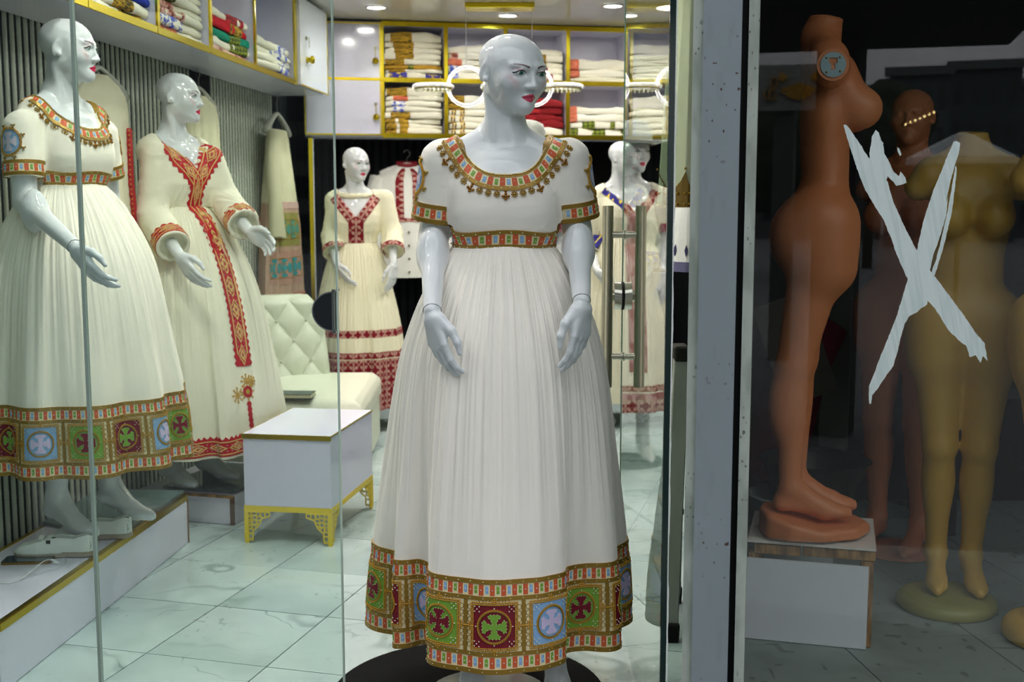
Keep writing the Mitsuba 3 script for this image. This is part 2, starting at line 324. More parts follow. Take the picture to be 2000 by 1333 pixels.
add('wall_display_right', wallbox((3.6, 1.2, 0), (3.6, 5.4, 0), 0, 2.9, .1, (1, 0, 0)), 'vc_matt', col='#343532', kind='structure')
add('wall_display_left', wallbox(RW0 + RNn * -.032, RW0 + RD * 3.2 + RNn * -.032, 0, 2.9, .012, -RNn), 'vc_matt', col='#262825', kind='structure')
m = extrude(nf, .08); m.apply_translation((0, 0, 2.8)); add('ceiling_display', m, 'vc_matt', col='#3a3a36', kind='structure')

# ------------------------------------------------------------------ lamps
def down(x, y, r=.055, bright=LAMP, label=None, grp='round recessed ceiling lamps'):
    k = thing('ceiling_lamp', label or 'small round recessed lamp nearer the front of the shop ceiling', 'ceiling lamp', grp)
    a = np.linspace(0, 2 * np.pi, 29)[:-1]
    dv = np.vstack([np.stack([r * np.cos(a), r * np.sin(a), 0 * a], 1), [[0, 0, 0]]]); i = np.arange(28)
    d = P((dv, np.stack([np.full(28, 28), (i + 1) % 28, i], 1)), 'vc_gem', False, '#ffffff')
    d['emitter'] = {'type': 'area', 'radiance': {'type': 'rgb', 'value': (WARM * bright).tolist()}}
    put('diffuser', d, k, M=mat(x, y, CEIL - .004))
    add('trim_ring', lathe([(r * .98, -.002), (r * 1.0, -.007), (r * 1.22, -.006), (r * 1.28, 0)], 28, (x, y, CEIL)), 'vc_metal', k, True, '#c9cbc8')
for px, py, w_ in ((735, 14, 'left of the chandelier'), (992, 35, 'right above the bald head'), (1197, 11, 'right of the chandelier'), (1333, 45, 'seen right of the glass door')):
    q = onz(px, py, CEIL); down(q[0], min(q[1], 7.62), label='small round recessed ceiling lamp ' + w_, grp=None)
q = onz(1316, 14, CEIL); down(q[0], q[1], .105, PANEL, 'large bright round lamp in the ceiling seen above the door hinge', None)
for x, y in ((-.95, 3.5), (-.1, 3.6), (-1.0, 4.6), (-.05, 4.7), (-.85, 3.32), (-1.2, 3.75), (-.35, 3.95), (.45, 5.6), (-.95, 5.8), (-.2, 5.8), (-.8, 6.7), (.75, 6.7), (.2, 6.4)):
    down(x, y)
k = thing('chandelier', 'hanging row of small glowing crystal ring lamps behind the bald mannequin head', 'chandelier')
CY = 7.15; ca, cb = at(908, 12, CY), at(1044, 12, CY); cz = CEIL - ca[2]
add('canopy', bx(cb[0] - ca[0], .16, max(cz, .03), ((ca[0] + cb[0]) / 2, CY + .06, CEIL - max(cz, .03) / 2), .004), 'vc_metal', k, col=GOLD)
RR = 36 / FPX * CY
for i, px in enumerate((846, 912, 979, 1041, 1099)):
    c = at(px, 169, CY)
    if i % 2: c = c + np.array([0, 0, .0])
    a = np.linspace(0, 2 * np.pi, 49)[:-1]
    ring = np.stack([np.cos(a), 0 * a, np.sin(a)] if i % 2 else [np.cos(a), np.sin(a), 0 * a], 1) * RR + c
    e = P(tube(ring, .0095 if i % 2 else .0125, 8, closed=True), 'vc_gem', True, '#ffffff')
    e['emitter'] = {'type': 'area', 'radiance': {'type': 'rgb', 'value': (np.array([1, 1, .9]) * RING).tolist()}}
    r_ = put('light_ring', e, k)
    off = np.array([0, .017, 0]) if i % 2 else np.array([0, 0, -.021])
    for rr in (.93,) if not i % 2 else (1.06,):
        add('crystals', cat_([bx(.011, .011, .022 if not i % 2 else .011, c + (q - c) * rr + off * (.9 if rr < 1 else .6), .003) for q in ring[::2]]), 'vc_gem', r_, col='#d9dcc4', kind='stuff')
    add('metal_band', tube(c + (ring - c) * .97 + off * .5, .008, 6, closed=True), 'vc_metal', r_, True, '#b9a24a')
for px in (910.5, 1039): 
    c = at(px, 130, CY); add('wire', tube([c, (c[0], c[1], CEIL)], .0018, 6), 'vc_metal', k, True, '#cfd0c8')

# ------------------------------------------------------------------ cupboards
def edge(a, b, w=.022, up=(0, 0, 1)): return bar(a, b, w, w, up=up)
def knob(c, n, parent, r=.021):
    n = np.array(n, float)
    add('knob', tube([c, c + n * .012, c + n * .016, c + n * .026, c + n * .040, c + n * .046], [r * .75, r * .5, r * .5, r, r * .85, .002], 18), 'vc_metal', parent, True, GOLD)
def keylock(c, n, parent):
    n = np.array(n, float)
    l = add('key_lock', cat_([tube([c, c + n * .006], .011, 14), bar(c + n * .02, c + n * .021 + np.array([0, 0, -.055]), .010, .002, up=n), bar(c + n * .006, c + n * .022, .004)]), 'vc_metal', parent, col='#a3a08c', label='small lock with key hanging in it')
def sbk(px, py=160):
    d = ray(px, py)[:2]; A = np.stack([d, -BD[:2]], 1); return np.linalg.solve(A, B0[:2] - EYE[:2])[1]
ZB0, ZB1, ZB2 = at(747.7, 264.8, 7.8)[2], at(745, 155.6, 7.8)[2], at(745.8, 45.4, 7.8)[2]
posts = [0.0, sbk(871), sbk(987), sbk(1109), sbk(1232), sbk(1232) + .41]
SL, SR, DEP = sbk(597, 262), posts[-1], .33
k = thing('back_cupboard', 'lilac-white gold-edged cupboard with two closed doors and open shelves along the back wall', 'cupboard')
add('back_panel', wallbox(bk(SL, -DEP), bk(SR, -DEP), ZB0, ZB2, .012, BN), 'vc_satin', k, col=LILAC)
for z in (ZB0, ZB1, ZB2): add('shelf', wallbox(bk(SL, -DEP), bk(SR, -DEP), z - .009, z + .009, DEP - .004, BN), 'vc_satin', k, col=LILAC)
for s_ in [SL + .01] + posts: add('divider', wallbox(bk(s_ - .009, -DEP), bk(s_ + .009, -DEP), ZB0, ZB2, DEP - .005, BN), 'vc_satin', k, col=LILAC)
for z in (ZB0, ZB1, ZB2): add('edge_trim', bar(bk(0, .002, z), bk(SR, .002, z), .012, .030), 'vc_metal', k, col=GOLD)
for s_ in posts: add('edge_trim', bar(bk(s_, .003, ZB0), bk(s_, .003, ZB2), .026, .012, up=BN), 'vc_metal', k, col=GOLD)
for z0, z1 in ((ZB0, ZB1), (ZB1, ZB2)):
    d = add('door', bx(-SL - .016, .018, z1 - z0 - .012), 'vc_gloss', k, col=LILAC, M=frame(bk(SL / 2, .006, (z0 + z1) / 2), BD))
    add('edge_trim', cat_([bar(bk(SL, .017, z), bk(0, .017, z), .003, .009) for z in (z0 + .004, z1 - .004)] + [bar(bk(s_, .017, z0), bk(s_, .017, z1), .006, .003, up=BN) for s_ in (SL, -.013)]), 'vc_metal', d, col=GOLD)
    zk = z0 + (z1 - z0) * .32; sk_ = sbk(733)
    knob(bk(sk_, .016, zk), BN, d); keylock(bk(sk_, .016, zk + .085), BN, d)
k = thing('side_panel', 'narrow white upright panel with gold edge below the left end of the back cupboard', 'panel')
add('board', wallbox(bk(SL + .03, -.31), bk(SL + .05, -.31), .002, ZB0 - .02, DEP - .04, BN), 'vc_satin', k, col=LILAC)
add('edge_trim', bar(bk(SL + .03, -.018, 0), bk(SL + .03, -.018, ZB0 - .02), .026, .012, up=BN), 'vc_metal', k, col=GOLD)
k = thing('counter', 'low black counter with a gold front edge under the back cupboard', 'counter')
zc = at(1190, 533, 7.72)[2]; s0, s1 = sbk(850), sbk(1320)
add('body', wallbox(bk(s0, -.312), bk(s1, -.312), 0.002, zc - .03, .20, BN), 'vc_black', k, col='#15181a')
add('top', wallbox(bk(s0, -.312), bk(s1, -.312), zc - .03, zc, .22, BN), 'vc_gloss', k, col='#cfcfd6')
add('edge_trim', bar(bk(s0, -.09, zc - .014), bk(s1, -.09, zc - .014), .01, .032), 'vc_metal', k, col=GOLD)

# the cupboard along the left wall
ZL0, ZL1 = 2.04, CEIL - .015
def slw(px, py, z):
    q = onz(px, py, z); return (q - W0) @ WD, (q - W0) @ WN
LE, LDEP = slw(633, 179, ZL0)
LDEP = .345
def sfront(px, z=ZL0, d=None):
    d = LDEP if d is None else d
    r = ray(px, 120)[:2]; o = (W0 + WN * d)[:2]; A = np.stack([r, -WD[:2]], 1); return np.linalg.solve(A, o - EYE[:2])[1]
lp = [sfront(180), sfront(311), sfront(413), sfront(499), sfront(577)]
lp = [lp[1] - (lp[2] - lp[1]) * 1.0, *lp[1:]]; lp = [lp[0] - .6, *lp]; LE = sfront(633)
k = thing('wall_cupboard', 'lilac-white gold-edged cupboard high on the left wall, one door at its far end', 'cupboard')
add('back_panel', wallbox(wl(lp[0], .017), wl(LE, .017), ZL0, ZL1, .01, WN), 'vc_satin', k, col=LILAC)
for z in (ZL0 + .009, ZL1): add('shelf', wallbox(wl(lp[0], .02), wl(LE, .02), z - .009, z + .009, LDEP - .022, WN), 'vc_gloss', k, col=LILAC)
for s_ in lp + [LE - .008]: add('divider', wallbox(wl(s_ - .008, .02), wl(s_ + .008, .02), ZL0, ZL1, LDEP - .024, WN), 'vc_satin', k, col=LILAC)
for z in (ZL0 + .012, ZL1): add('edge_trim', bar(wl(lp[0], LDEP, z), wl(lp[-1] + .01, LDEP, z), .008, .028), 'vc_metal', k, col=GOLD)
for s_ in lp: add('edge_trim', bar(wl(s_, LDEP + .001, ZL0), wl(s_, LDEP + .001, ZL1), .026 if s_ < lp[-1] else .05, .009, up=WN), 'vc_metal', k, col=GOLD)
d = add('door', bx(LE - lp[-1] - .03, .018, ZL1 - ZL0 - .01), 'vc_gloss', k, col='#d6d6e2', M=frame(wl((LE + lp[-1]) / 2 + .012, LDEP + .012, (ZL0 + ZL1) / 2), WD))
add('edge_trim', cat_([bar(wl(lp[-1] + .03, LDEP + .022, ZL0 + .004), wl(LE, LDEP + .022, ZL0 + .004), .003, .01), bar(wl(LE, LDEP + .022, ZL0), wl(LE, LDEP + .022, ZL1), .008, .003, up=WN)]), 'vc_metal', d, col=GOLD)
kk = wl(sfront(593), LDEP + .021, at(593, 116, 6.9)[2]); knob(kk, WN, d, .024); keylock(kk + np.array([0, 0, .12]) - WD * .02, WN, d)

# ------------------------------------------------------------------ platforms, box stool, bench
def pbox(name, c0, ex, lx, ly, z0, z1, m='vc_satin', col=WHITE, parent=None, **kw):
    """box with a corner at c0, running lx along ex and ly along its left normal"""
    ex = np.array([*ex[:2], 0]) / np.linalg.norm(ex[:2]); ey = np.array([-ex[1], ex[0], 0])
    v = [np.array([*c0[:2], 0]) + ex * a + ey * b + np.array([0, 0, z]) for a in (0, lx) for b in (0, ly) for z in (z0, z1)]
    return add(name, trimesh.convex.convex_hull(np.array(v)), m, parent, col=col, **kw)
pf = onz(368.5, 1060.9, 0); ps1, pd = (pf - W0) @ WD, (pf - W0) @ WN; PZ = .20; PB = .06
# its near end stands just behind the glass
def sglass(d):
    A = np.stack([WD[:2], -FD[:2]], 1); o = (W0 + WN * d)[:2]; return np.linalg.solve(A, HX[:2] - o)[0]
ps0 = max((onz(7, 1357, 0) - W0) @ WD, sglass(pd) + .012)
k = thing('display_platform', 'low white platform with gold edge trim under the nearest mannequin on the left', 'platform')
v = [wl(s_, d_, z) for s_, d_ in ((ps0, pd), (ps1, pd), (ps1, PB), (ps0, PB)) for z in (0.003, PZ)]
add('body', trimesh.convex.convex_hull(np.array(v)), 'vc_gloss', k, col='#d4d2e2')
add('edge_trim', bar(wl(ps0 + .01, pd + .001, PZ - .010), wl(ps1, pd + .001, PZ - .010), .004, .022), 'vc_metal', k, col=GOLDDARK if 0 else '#bda02a')
add('edge_trim', bar(wl(ps0 + .01, pd - .009, PZ + .001), wl(ps1, pd - .009, PZ + .001), .018, .003), 'vc_metal', k, col='#bda02a')
add('edge_trim', bar(wl(ps0, PB + .008, PZ + .001), wl(ps1, PB + .008, PZ + .001), .018, .003), 'vc_metal', k, col='#bda02a')
add('corner_edge', cat_([bar(wl(s_, pd + .0005, .003), wl(s_, pd + .0005, PZ - .02), .007, .005, up=WN) for s_ in (ps1 - .002,)]), 'vc_matt', k, col='#6e4a2a')
gp = [(.62, .19), (1.02, .19), (.9, -.13), (.34, -.13)]
k2 = thing('glass_base', 'dark glass foot plate on the low platform under the nearest mannequin', 'glass plate')
c = onz(230, 1000, PZ); s_c, d_c = (c - W0) @ WD, (c - W0) @ WN
m = trimesh.convex.convex_hull(np.array([wl(s_c + a, min(d_c + b, pd - .02), z) for a, b in ((-.36, .17), (.30, .17), (.30, -.20), (-.20, -.20)) for z in (PZ + .004, PZ + .012)]))
add('plate', m, 'glass_plate', k2)
k = thing('display_platform', 'smaller low white platform with worn brown corner under the mannequin in the red-trimmed dress', 'platform')
c2 = onz(457, 1027, 0); e2 = c2 - onz(370, 1020, 0); PZ2 = .125
ex2 = -e2[:2] / np.linalg.norm(e2[:2])
def p2(a, b, z): return np.array([c2[0] + ex2[0] * a + ex2[1] * b, c2[1] + ex2[1] * a - ex2[0] * b, z])
W2 = .47
add('body', trimesh.convex.convex_hull(np.array([p2(a, b, z) for a in (0, W2) for b in (0, .62) for z in (.003, PZ2)])), 'vc_gloss', k, col='#cbc8d6')
add('corner_edge', trimesh.convex.convex_hull(np.array([p2(a, b, z) for a in (-.001, .016) for b in (-.002, .01) for z in (.003, PZ2 + .001)])), 'vc_matt', k, col='#5e4028')
add('worn_edge', trimesh.convex.convex_hull(np.array([p2(a, b, z) for a in (0, W2) for b in (-.002, .012) for z in (PZ2 - .008, PZ2 + .002)])), 'wood', k)
k2 = thing('glass_base', 'dark glass foot plate under the mannequin in the red-trimmed dress', 'glass plate')
add('plate', trimesh.convex.convex_hull(np.array([p2(a, b, z) for a in (.02, W2 - .1) for b in (.05, .55) for z in (PZ2 + .004, PZ2 + .012)])), 'glass_plate', k2)

k = thing('box_stool', 'white box stool with gold edges on pierced gold corner legs', 'stool')
q1, q2, q3 = (onz(*p, 0) for p in ((480, 1060), (649, 1068), (722, 993)))
se = (q2 - q1)[:2]; SX = np.linalg.norm(se); SY = .60; se = se / SX; so = np.array([q1[0], q1[1], 0])
Ms = frame(so, (*se, 0)); ZS0, ZS1 = .137, at(655, 853, q2[1])[2]
def sb(x0, x1, y0, y1, z0, z1, bev=0): return bx(x1 - x0, y1 - y0, z1 - z0, ((x0 + x1) / 2, (y0 + y1) / 2, (z0 + z1) / 2), bev)
add('body', sb(0, SX, 0, SY, ZS0 + .018, ZS1 - .012, .001), 'vc_gloss', k, col='#d3d1e6', M=Ms)
add('top', sb(-.003, SX + .003, -.003, SY + .003, ZS1 - .012, ZS1, .001), 'vc_gloss', k, col='#d3d1e6', M=Ms)
add('edge_trim', cat_([sb(-.005, SX + .004, -.006, -.002, ZS1 - .019, ZS1 + .001), sb(-.006, -.002, 0, SY, ZS1 - .019, ZS1 + .001), sb(SX + .002, SX + .005, 0, SY, ZS1 - .006, ZS1 + .001)]), 'vc_metal', k, col='#bda02a', M=Ms)
add('base_frame', cat_([sb(-.002, SX + .002, -.002, .012, ZS0 - .004, ZS0 + .018), sb(-.002, SX + .002, SY - .012, SY + .002, ZS0 - .004, ZS0 + .018), sb(-.002, .012, 0, SY, ZS0 - .004, ZS0 + .018), sb(SX - .012, SX + .002, 0, SY, ZS0 - .004, ZS0 + .018)]), 'vc_satin', k, col='#d8bd1d', M=Ms)
def filigree(rs):
    """one pierced corner bracket in the x-z plane: a solid corner leg, rings and small squares"""
    r = np.random.default_rng(rs); L, H = .105, ZS0 - .004
    tri_ = Polygon([(0, 0), (L, 0), (L, -.018), (.072, -.030), (.058, -.062), (.034, -.082), (.032, -H + .012), (0, -H + .012)])
    parts = [sbox(0, -H, .016, 0), sbox(0, -.005, L, 0), tri_.boundary.buffer(.0022)]
    for x in np.arange(.022, L, .018):
        for z in np.arange(-.012, -H, -.018):
            p = Point(x + r.uniform(-.003, .003), z + r.uniform(-.003, .003))
            if tri_.contains(p):
                o = p.buffer(.0138) if r.random() < .8 else sbox(p.x - .011, p.y - .011, p.x + .011, p.y + .011)
                parts.append(o.difference(o.buffer(-.0026)))
    return shapely.union_all(parts).intersection(tri_.buffer(.003).union(sbox(0, -H, .016, 0))).simplify(.0006)
for x0, sx in ((0, 1), (SX, -1)):
    for y0, sy in ((0, 1), (SY, -1)):
        ms = []
        for ax in (0, 1):
            m = extrude(filigree(3 + ax), .004); m.apply_transform(trimesh.transformations.rotation_matrix(math.pi / 2, (1, 0, 0)))
            if ax: m.apply_transform(trimesh.transformations.rotation_matrix(math.pi / 2, (0, 0, 1)))
            m.apply_transform(np.diag([sx, sy, 1, 1.0])); m.apply_translation((x0, y0, ZS0 - .004)); 
            if sx * sy < 0: m.invert()
            ms.append(m)
        add('corner_leg', cat_(ms), 'vc_satin', k, col='#d8bd1d', M=Ms)

# bench with a tufted back
k = thing('bench', 'cream leather bench with buttoned tufted back beside the left wall', 'bench')
BZ = .385
bc = onz(745, 866, 0); bd_ = WD; bo = np.array([-1.47, bc[1] + .03, 0])
SW = bc[0] + 1.47; SD = 1.02
Mb = frame(bo, (1, 0.02, 0))
def seat_fn(u, v):   # rounded cushion
    x = u * SW; y = -v * SD; e = np.minimum(np.minimum(u * SW, (1 - u) * SW), np.minimum(v * SD, (1 - v) * SD))
    return np.stack([x, y, BZ - .03 + .055 * np.clip(e / .05, 0, 1) ** .5 + .012 * np.clip(e / .2, 0, 1)], 1)
us = np.concatenate([np.linspace(0, .08, 7), np.linspace(.12, .88, 9), np.linspace(.92, 1, 7)])
m, _ = sheet(seat_fn, us, us); m.invert()
add('seat_cushion', m, 'vc_satin', k, True, '#d3d6c4', M=Mb)
add('base', bx(SW - .02, SD - .02, BZ - .06, (SW / 2, -SD / 2, (BZ - .06) / 2 + .03), .012), 'vc_satin', k, col='#c3c7b4', M=Mb)
add('seat_border', bx(SW, SD, .08, (SW / 2, -SD / 2, BZ - .065), .015), 'vc_satin', k, col='#cdd1bf', M=Mb)
BH, BL = .47, .50
def back_fn(u, v):
    y, z = -u * BL, v * BH
    a, b = (y / .085 + z / .11), (y / .085 - z / .11)
    tuft = np.abs(np.sin(np.pi * a / 2 + .6)) ** .55 * np.abs(np.sin(np.pi * b / 2 + .6)) ** .55
    e = np.clip(np.minimum(np.minimum(u, 1 - u) * BL, (1 - v) * BH) / .045, 0, 1) ** .5
    round_ = .11 * np.clip((v - .72) / .28, 0, 1) ** 2.2 * np.clip((.16 - u) / .16, 0, 1) ** 1.3
    d = .03 + .055 * e + .026 * (tuft - .5) * np.clip(e * 1.2, 0, 1)
    return np.stack([d - .16 * v, y, z - round_], 1)
m, _ = sheet(back_fn, np.linspace(0, 1, 90), np.linspace(0, 1, 56)); m.invert()
BX = (at(655, 742, bc[1])[0] - bo[0]) - .085
Mbk = Mb @ mat(BX + .05, -.05, BZ, math.radians(-64))
add('back_cushion', m, 'vc_satin', k, True, '#cfd3c0', M=Mbk)
v = np.array([(x - .16 * z / BH, y, z) for x, y, z in ((.03, 0, 0), (-.03, 0, 0), (.03, -BL, 0), (-.03, -BL, 0), (.03, 0, BH * .8), (-.03, 0, BH * .8), (.03, -.1, BH), (-.03, -.1, BH), (.03, -BL, BH), (-.03, -BL, BH))])
add('back_board', trimesh.convex.convex_hull(v), 'vc_satin', k, col='#c3c7b4', M=Mbk)
bt = []
for a in range(-8, 8):
    for b in range(-10, 8):
        A_, B_ = 2 * a - 2 * .6 / np.pi, 2 * b - 2 * .6 / np.pi
        y, z = (A_ + B_) / 2 * .085, (A_ - B_) / 2 * .11
        if -BL + .05 < y < -.05 and .05 < z < BH - .05:
            q = back_fn(np.array([-y / BL]), np.array([z / BH]))[0]; bt.append(q + np.array([.004, 0, 0]))
bs = P(trimesh.creation.icosphere(1, .008), 'vc_satin', True, '#b7bba8')
for q in bt[:120]: put('button', bs, k, M=Mbk @ mat(*q))
nb = onz(580, 776, BZ + .04)
k = thing('notebook', 'dark grey-green notebook lying on the cream bench seat', 'notebook')
Mn = mat(nb[0], nb[1], BZ + .043, -.05)
add('cover', cat_([bx(.165, .12, .004, (0, 0, .018), .001), bx(.165, .12, .004, (0, 0, .0), .001), bx(.004, .12, .02, (-.081, 0, .009))]), 'vc_satin', k, col='#3b4b46', M=Mn)
add('pages', bx(.158, .114, .014, (0.001, 0, .009)), 'vc_matt', k, col='#cbc7a6', M=Mn)

# ------------------------------------------------------------------ bodies: one smooth implicit surface each
def relax(m, it=5):
    from scipy.sparse import coo_matrix
    f = m.faces; n = len(m.vertices); i = np.concatenate([f[:, 0], f[:, 1], f[:, 2]]); j = np.concatenate([f[:, 1], f[:, 2], f[:, 0]])
    A = coo_matrix((np.ones(2 * len(i)), (np.concatenate([i, j]), np.concatenate([j, i]))), shape=(n, n)).tocsr(); A.data[:] = 1; dg = np.asarray(A.sum(1)).ravel()[:, None]; v = np.array(m.vertices)
    for k in range(it):
        for l in (.55, -.57): v = v + l * (A @ v / dg - v)
    m.vertices[:] = v; return m
class Field:
    def __init__(s, lo, hi, h):
        s.lo, s.h = np.array(lo, float), h; s.n = np.ceil((np.array(hi) - s.lo) / h).astype(int) + 1
        s.D = np.full(s.n, 1.0, np.float32)
    def put(s, pr, op='add', k=.015, inflate=0.0):
        f, lo, hi = pr; m = .035 + k + abs(inflate)
        a = np.clip(np.floor((lo - m - s.lo) / s.h).astype(int), 0, s.n); b = np.clip(np.ceil((hi + m - s.lo) / s.h).astype(int) + 1, 0, s.n)
        if np.any(b <= a): return
        g = [s.lo[i] + s.h * np.arange(a[i], b[i]) for i in range(3)]
        d = f(g[0][:, None, None], g[1][None, :, None], g[2][None, None, :]) - inflate
        sl = tuple(slice(a[i], b[i]) for i in range(3)); o = s.D[sl]
        sgn = 1 if op == 'add' else -1
        A, B = (o, d) if sgn > 0 else (-o, d)
        hh = np.clip(.5 + .5 * (B - A) / k, 0, 1); r = B * (1 - hh) + A * hh - k * hh * (1 - hh)
        s.D[sl] = r if sgn > 0 else -r
    def cut(s, fn):       # keep only where fn < 0
        g = [s.lo[i] + s.h * np.arange(s.n[i]) for i in range(3)]
        s.D = np.maximum(s.D, fn(g[0][:, None, None], g[1][None, :, None], g[2][None, None, :])).astype(np.float32)
    def val(s, p): return map_coordinates(s.D, ((p - s.lo) / s.h).T, order=1, mode='nearest')
    def grad(s, p, e=None):
        e = e or s.h; g = np.stack([s.val(p + d) - s.val(p - d) for d in np.eye(3) * e], 1); return g / (np.linalg.norm(g, axis=1, keepdims=True) + 1e-9)
    def project(s, p, n=6, off=0.0):
        p = p.copy()
        for _ in range(n): p -= s.grad(p) * np.clip(s.val(p) - off, -.03, .03)[:, None]
        return p
    def mesh(s):
        D = s.D; S = D < 0; n = np.array(D.shape); C = [(i, j, k) for i in (0, 1) for j in (0, 1) for k in (0, 1)]
        cnt = sum(S[i:n[0] - 1 + i, j:n[1] - 1 + j, k:n[2] - 1 + k].astype(np.int8) for i, j, k in C)
        act = (cnt > 0) & (cnt < 8); I = np.argwhere(act); idx = np.full(act.shape, -1); idx[act] = np.arange(len(I))
        V = [D[I[:, 0] + i, I[:, 1] + j, I[:, 2] + k] for i, j, k in C]; pos = np.zeros((len(I), 3)); w = np.zeros(len(I))
        for a in range(8):
            for b in range(a + 1, 8):
                d = np.array(C[b]) - np.array(C[a])
                if np.abs(d).sum() != 1: continue
                m = (V[a] < 0) != (V[b] < 0); t = np.where(m, V[a] / np.where(m, V[a] - V[b], 1), 0)
                pos += m[:, None] * (np.array(C[a]) + t[:, None] * d); w += m
        v = s.lo + s.h * (I + pos / w[:, None]); F = []
        for ax in range(3):
            o = [i for i in range(3) if i != ax]
            sl0 = [slice(1, -1)] * 3; sl1 = [slice(1, -1)] * 3; sl0[ax] = slice(0, -1); sl1[ax] = slice(1, None)
            a, b = S[tuple(sl0)], S[tuple(sl1)]; e = np.argwhere(a != b)
            e2 = e.copy(); e2[:, o] += 1; pos_ = a[tuple(e.T)]
            def c(x, y): q = e2.copy(); q[:, o[0]] += x; q[:, o[1]] += y; return idx[tuple(q.T)]
            q = np.stack([c(-1, -1), c(0, -1), c(0, 0), c(-1, 0)], 1)
            flip = pos_ ^ (ax == 1); q[~flip] = q[~flip][:, ::-1]; F.append(q)
        return relax(trimesh.Trimesh(v, tri(np.vstack(F)), process=False))
def cone(a, b, ra, rb):
    a, b = np.array(a, float), np.array(b, float); ba = b - a; L2 = max(ba @ ba, 1e-12); rm = max(ra, rb)
    def f(x, y, z):
        px, py, pz = x - a[0], y - a[1], z - a[2]
        t = np.clip((px * ba[0] + py * ba[1] + pz * ba[2]) / L2, 0, 1)
        return np.sqrt((px - t * ba[0]) ** 2 + (py - t * ba[1]) ** 2 + (pz - t * ba[2]) ** 2) - (ra + (rb - ra) * t)
    return f, np.minimum(a, b) - rm, np.maximum(a, b) + rm
def ell(c, r, R=None):
    c, r = np.array(c, float), np.array(r, float); R = np.eye(3) if R is None else R
    e = np.sqrt((R ** 2) @ (r ** 2))
    def f(x, y, z):
        p = [x - c[0], y - c[1], z - c[2]]
        q = [sum(R[j, i] * p[j] for j in range(3)) for i in range(3)]
        k0 = np.sqrt(sum((q[i] / r[i]) ** 2 for i in range(3))); k1 = np.sqrt(sum((q[i] / r[i] ** 2) ** 2 for i in range(3)))
        return k0 * (k0 - 1) / (k1 + 1e-9)
    return f, c - e, c + e
def torso(e=0.0, sl=1.0):         # local: z up, front to -y; a 1.75 m figure
    return [(ell((0, .012, .925), (.158, .108, .125)), .02), (ell((.07, .055, .875), (.082, .08, .09)), .03), (ell((-.07, .055, .875), (.082, .08, .09)), .03),
        (ell((0, .0, 1.075), (.118, .088 * sl, .15)), .05), (ell((0, .008, 1.25), (.134, .092 * sl, .165)), .05),
        (cone((-.128, .012, 1.412), (.128, .012, 1.412), .050, .050), .05), (cone((0, .03, 1.495), (.125, .016, 1.440), .047, .032), .035), (cone((0, .03, 1.495), (-.125, .016, 1.440), .047, .032), .035),
        (ell((0, -.03, 1.36), (.115, .062, .085)), .04)]
BUST = [(ell((.064, -.058, 1.300), (.060, .044, .064)), .05), (ell((-.064, -.058, 1.300), (.060, .044, .064)), .05)]
def head_frame(yaw, pitch, roll=0.0, c=(0, .0, 1.645)):
    M = trimesh.transformations.euler_matrix(pitch, roll, yaw, 'sxyz'); M[:3, 3] = c; return M
HS_ = np.array([.97, .88, .91])
def head_parts(M):
    R, o = M[:3, :3], M[:3, 3]
    def E(c, r, a=(0, 0, 0)): return ell(R @ (np.array(c) * HS_) + o, np.array(r) * (HS_ if a == (0, 0, 0) else 1), R @ trimesh.transformations.euler_matrix(*a)[:3, :3])
    def K(a, b, ra, rb): return cone(R @ (np.array(a) * HS_) + o, R @ (np.array(b) * HS_) + o, ra * .93, rb * .93)
    L = [('add', E((0, .020, .032), (.073, .094, .078)), .02), ('add', E((0, -.018, -.005), (.0655, .076, .092)), .03), ('add', E((0, -.03, -.05), (.047, .052, .058)), .025),
         ('add', K((.039, .004, -.046), (.004, -.072, -.094), .017, .0130), .032), ('add', K((-.039, .004, -.046), (-.004, -.072, -.094), .017, .0130), .032),
         ('add', E((0, -.074, -.094), (.015, .013, .013)), .014),
         ('add', E((.036, -.052, -.026), (.025, .028, .026)), .025), ('add', E((-.036, -.052, -.026), (.025, .028, .026)), .025)]
    for s in (1, -1):
        L += [('sub', E((s * .031, -.097, .004), (.021, .016, .0115)), .012), ('add', E((s * .031, -.0785, .002), (.0155, .0125, .0098)), .004),
              ('add', K((s * .010, -.090, .021), (s * .046, -.072, .023), .0065, .005), .014),
              ('add', K((s * .0185, -.0905, .0075), (s * .030, -.0925, .0115), .0018, .0026), .004), ('add', K((s * .030, -.0925, .0115), (s * .045, -.0845, .0065), .0026, .0018), .004),
              ('add', E((s * .0105, -.0965, -.036), (.0072, .0095, .0066)), .006), ('sub', E((s * .0062, -.1000, -.0425), (.0034, .0048, .0030)), .003)]
    L += [('add', K((0, -.086, .014), (0, -.1085, -.031), .0065, .0078), .012), ('add', E((0, -.1085, -.0335), (.0078, .0075, .0066)), .005),
          ('add', K((-.020, -.0800, -.0655), (-.004, -.0945, -.0605), .0030, .0058), .004), ('add', K((.020, -.0800, -.0655), (.004, -.0945, -.0605), .0030, .0058), .004),
          ('add', K((-.017, -.0800, -.0680), (0, -.0915, -.0730), .0032, .0070), .004), ('add', K((.017, -.0800, -.0680), (0, -.0915, -.0730), .0032, .0070), .004),
          ('sub', K((-.021, -.0850, -.0665), (0, -.0995, -.0668), .0013, .0016), .002), ('sub', K((.021, -.0850, -.0665), (0, -.0995, -.0668), .0013, .0016), .002)]
    for s in (1, -1):
        L += [('add', E((s * .072, .012, -.002), (.0085, .0175, .030), (.28, 0, -s * .42)), .004), ('sub', E((s * .083, .006, .002), (.0075, .0095, .017), (.28, 0, -s * .42)), .004),
              ('add', E((s * .0755, .004, -.026), (.0055, .008, .009)), .004)]
    return L
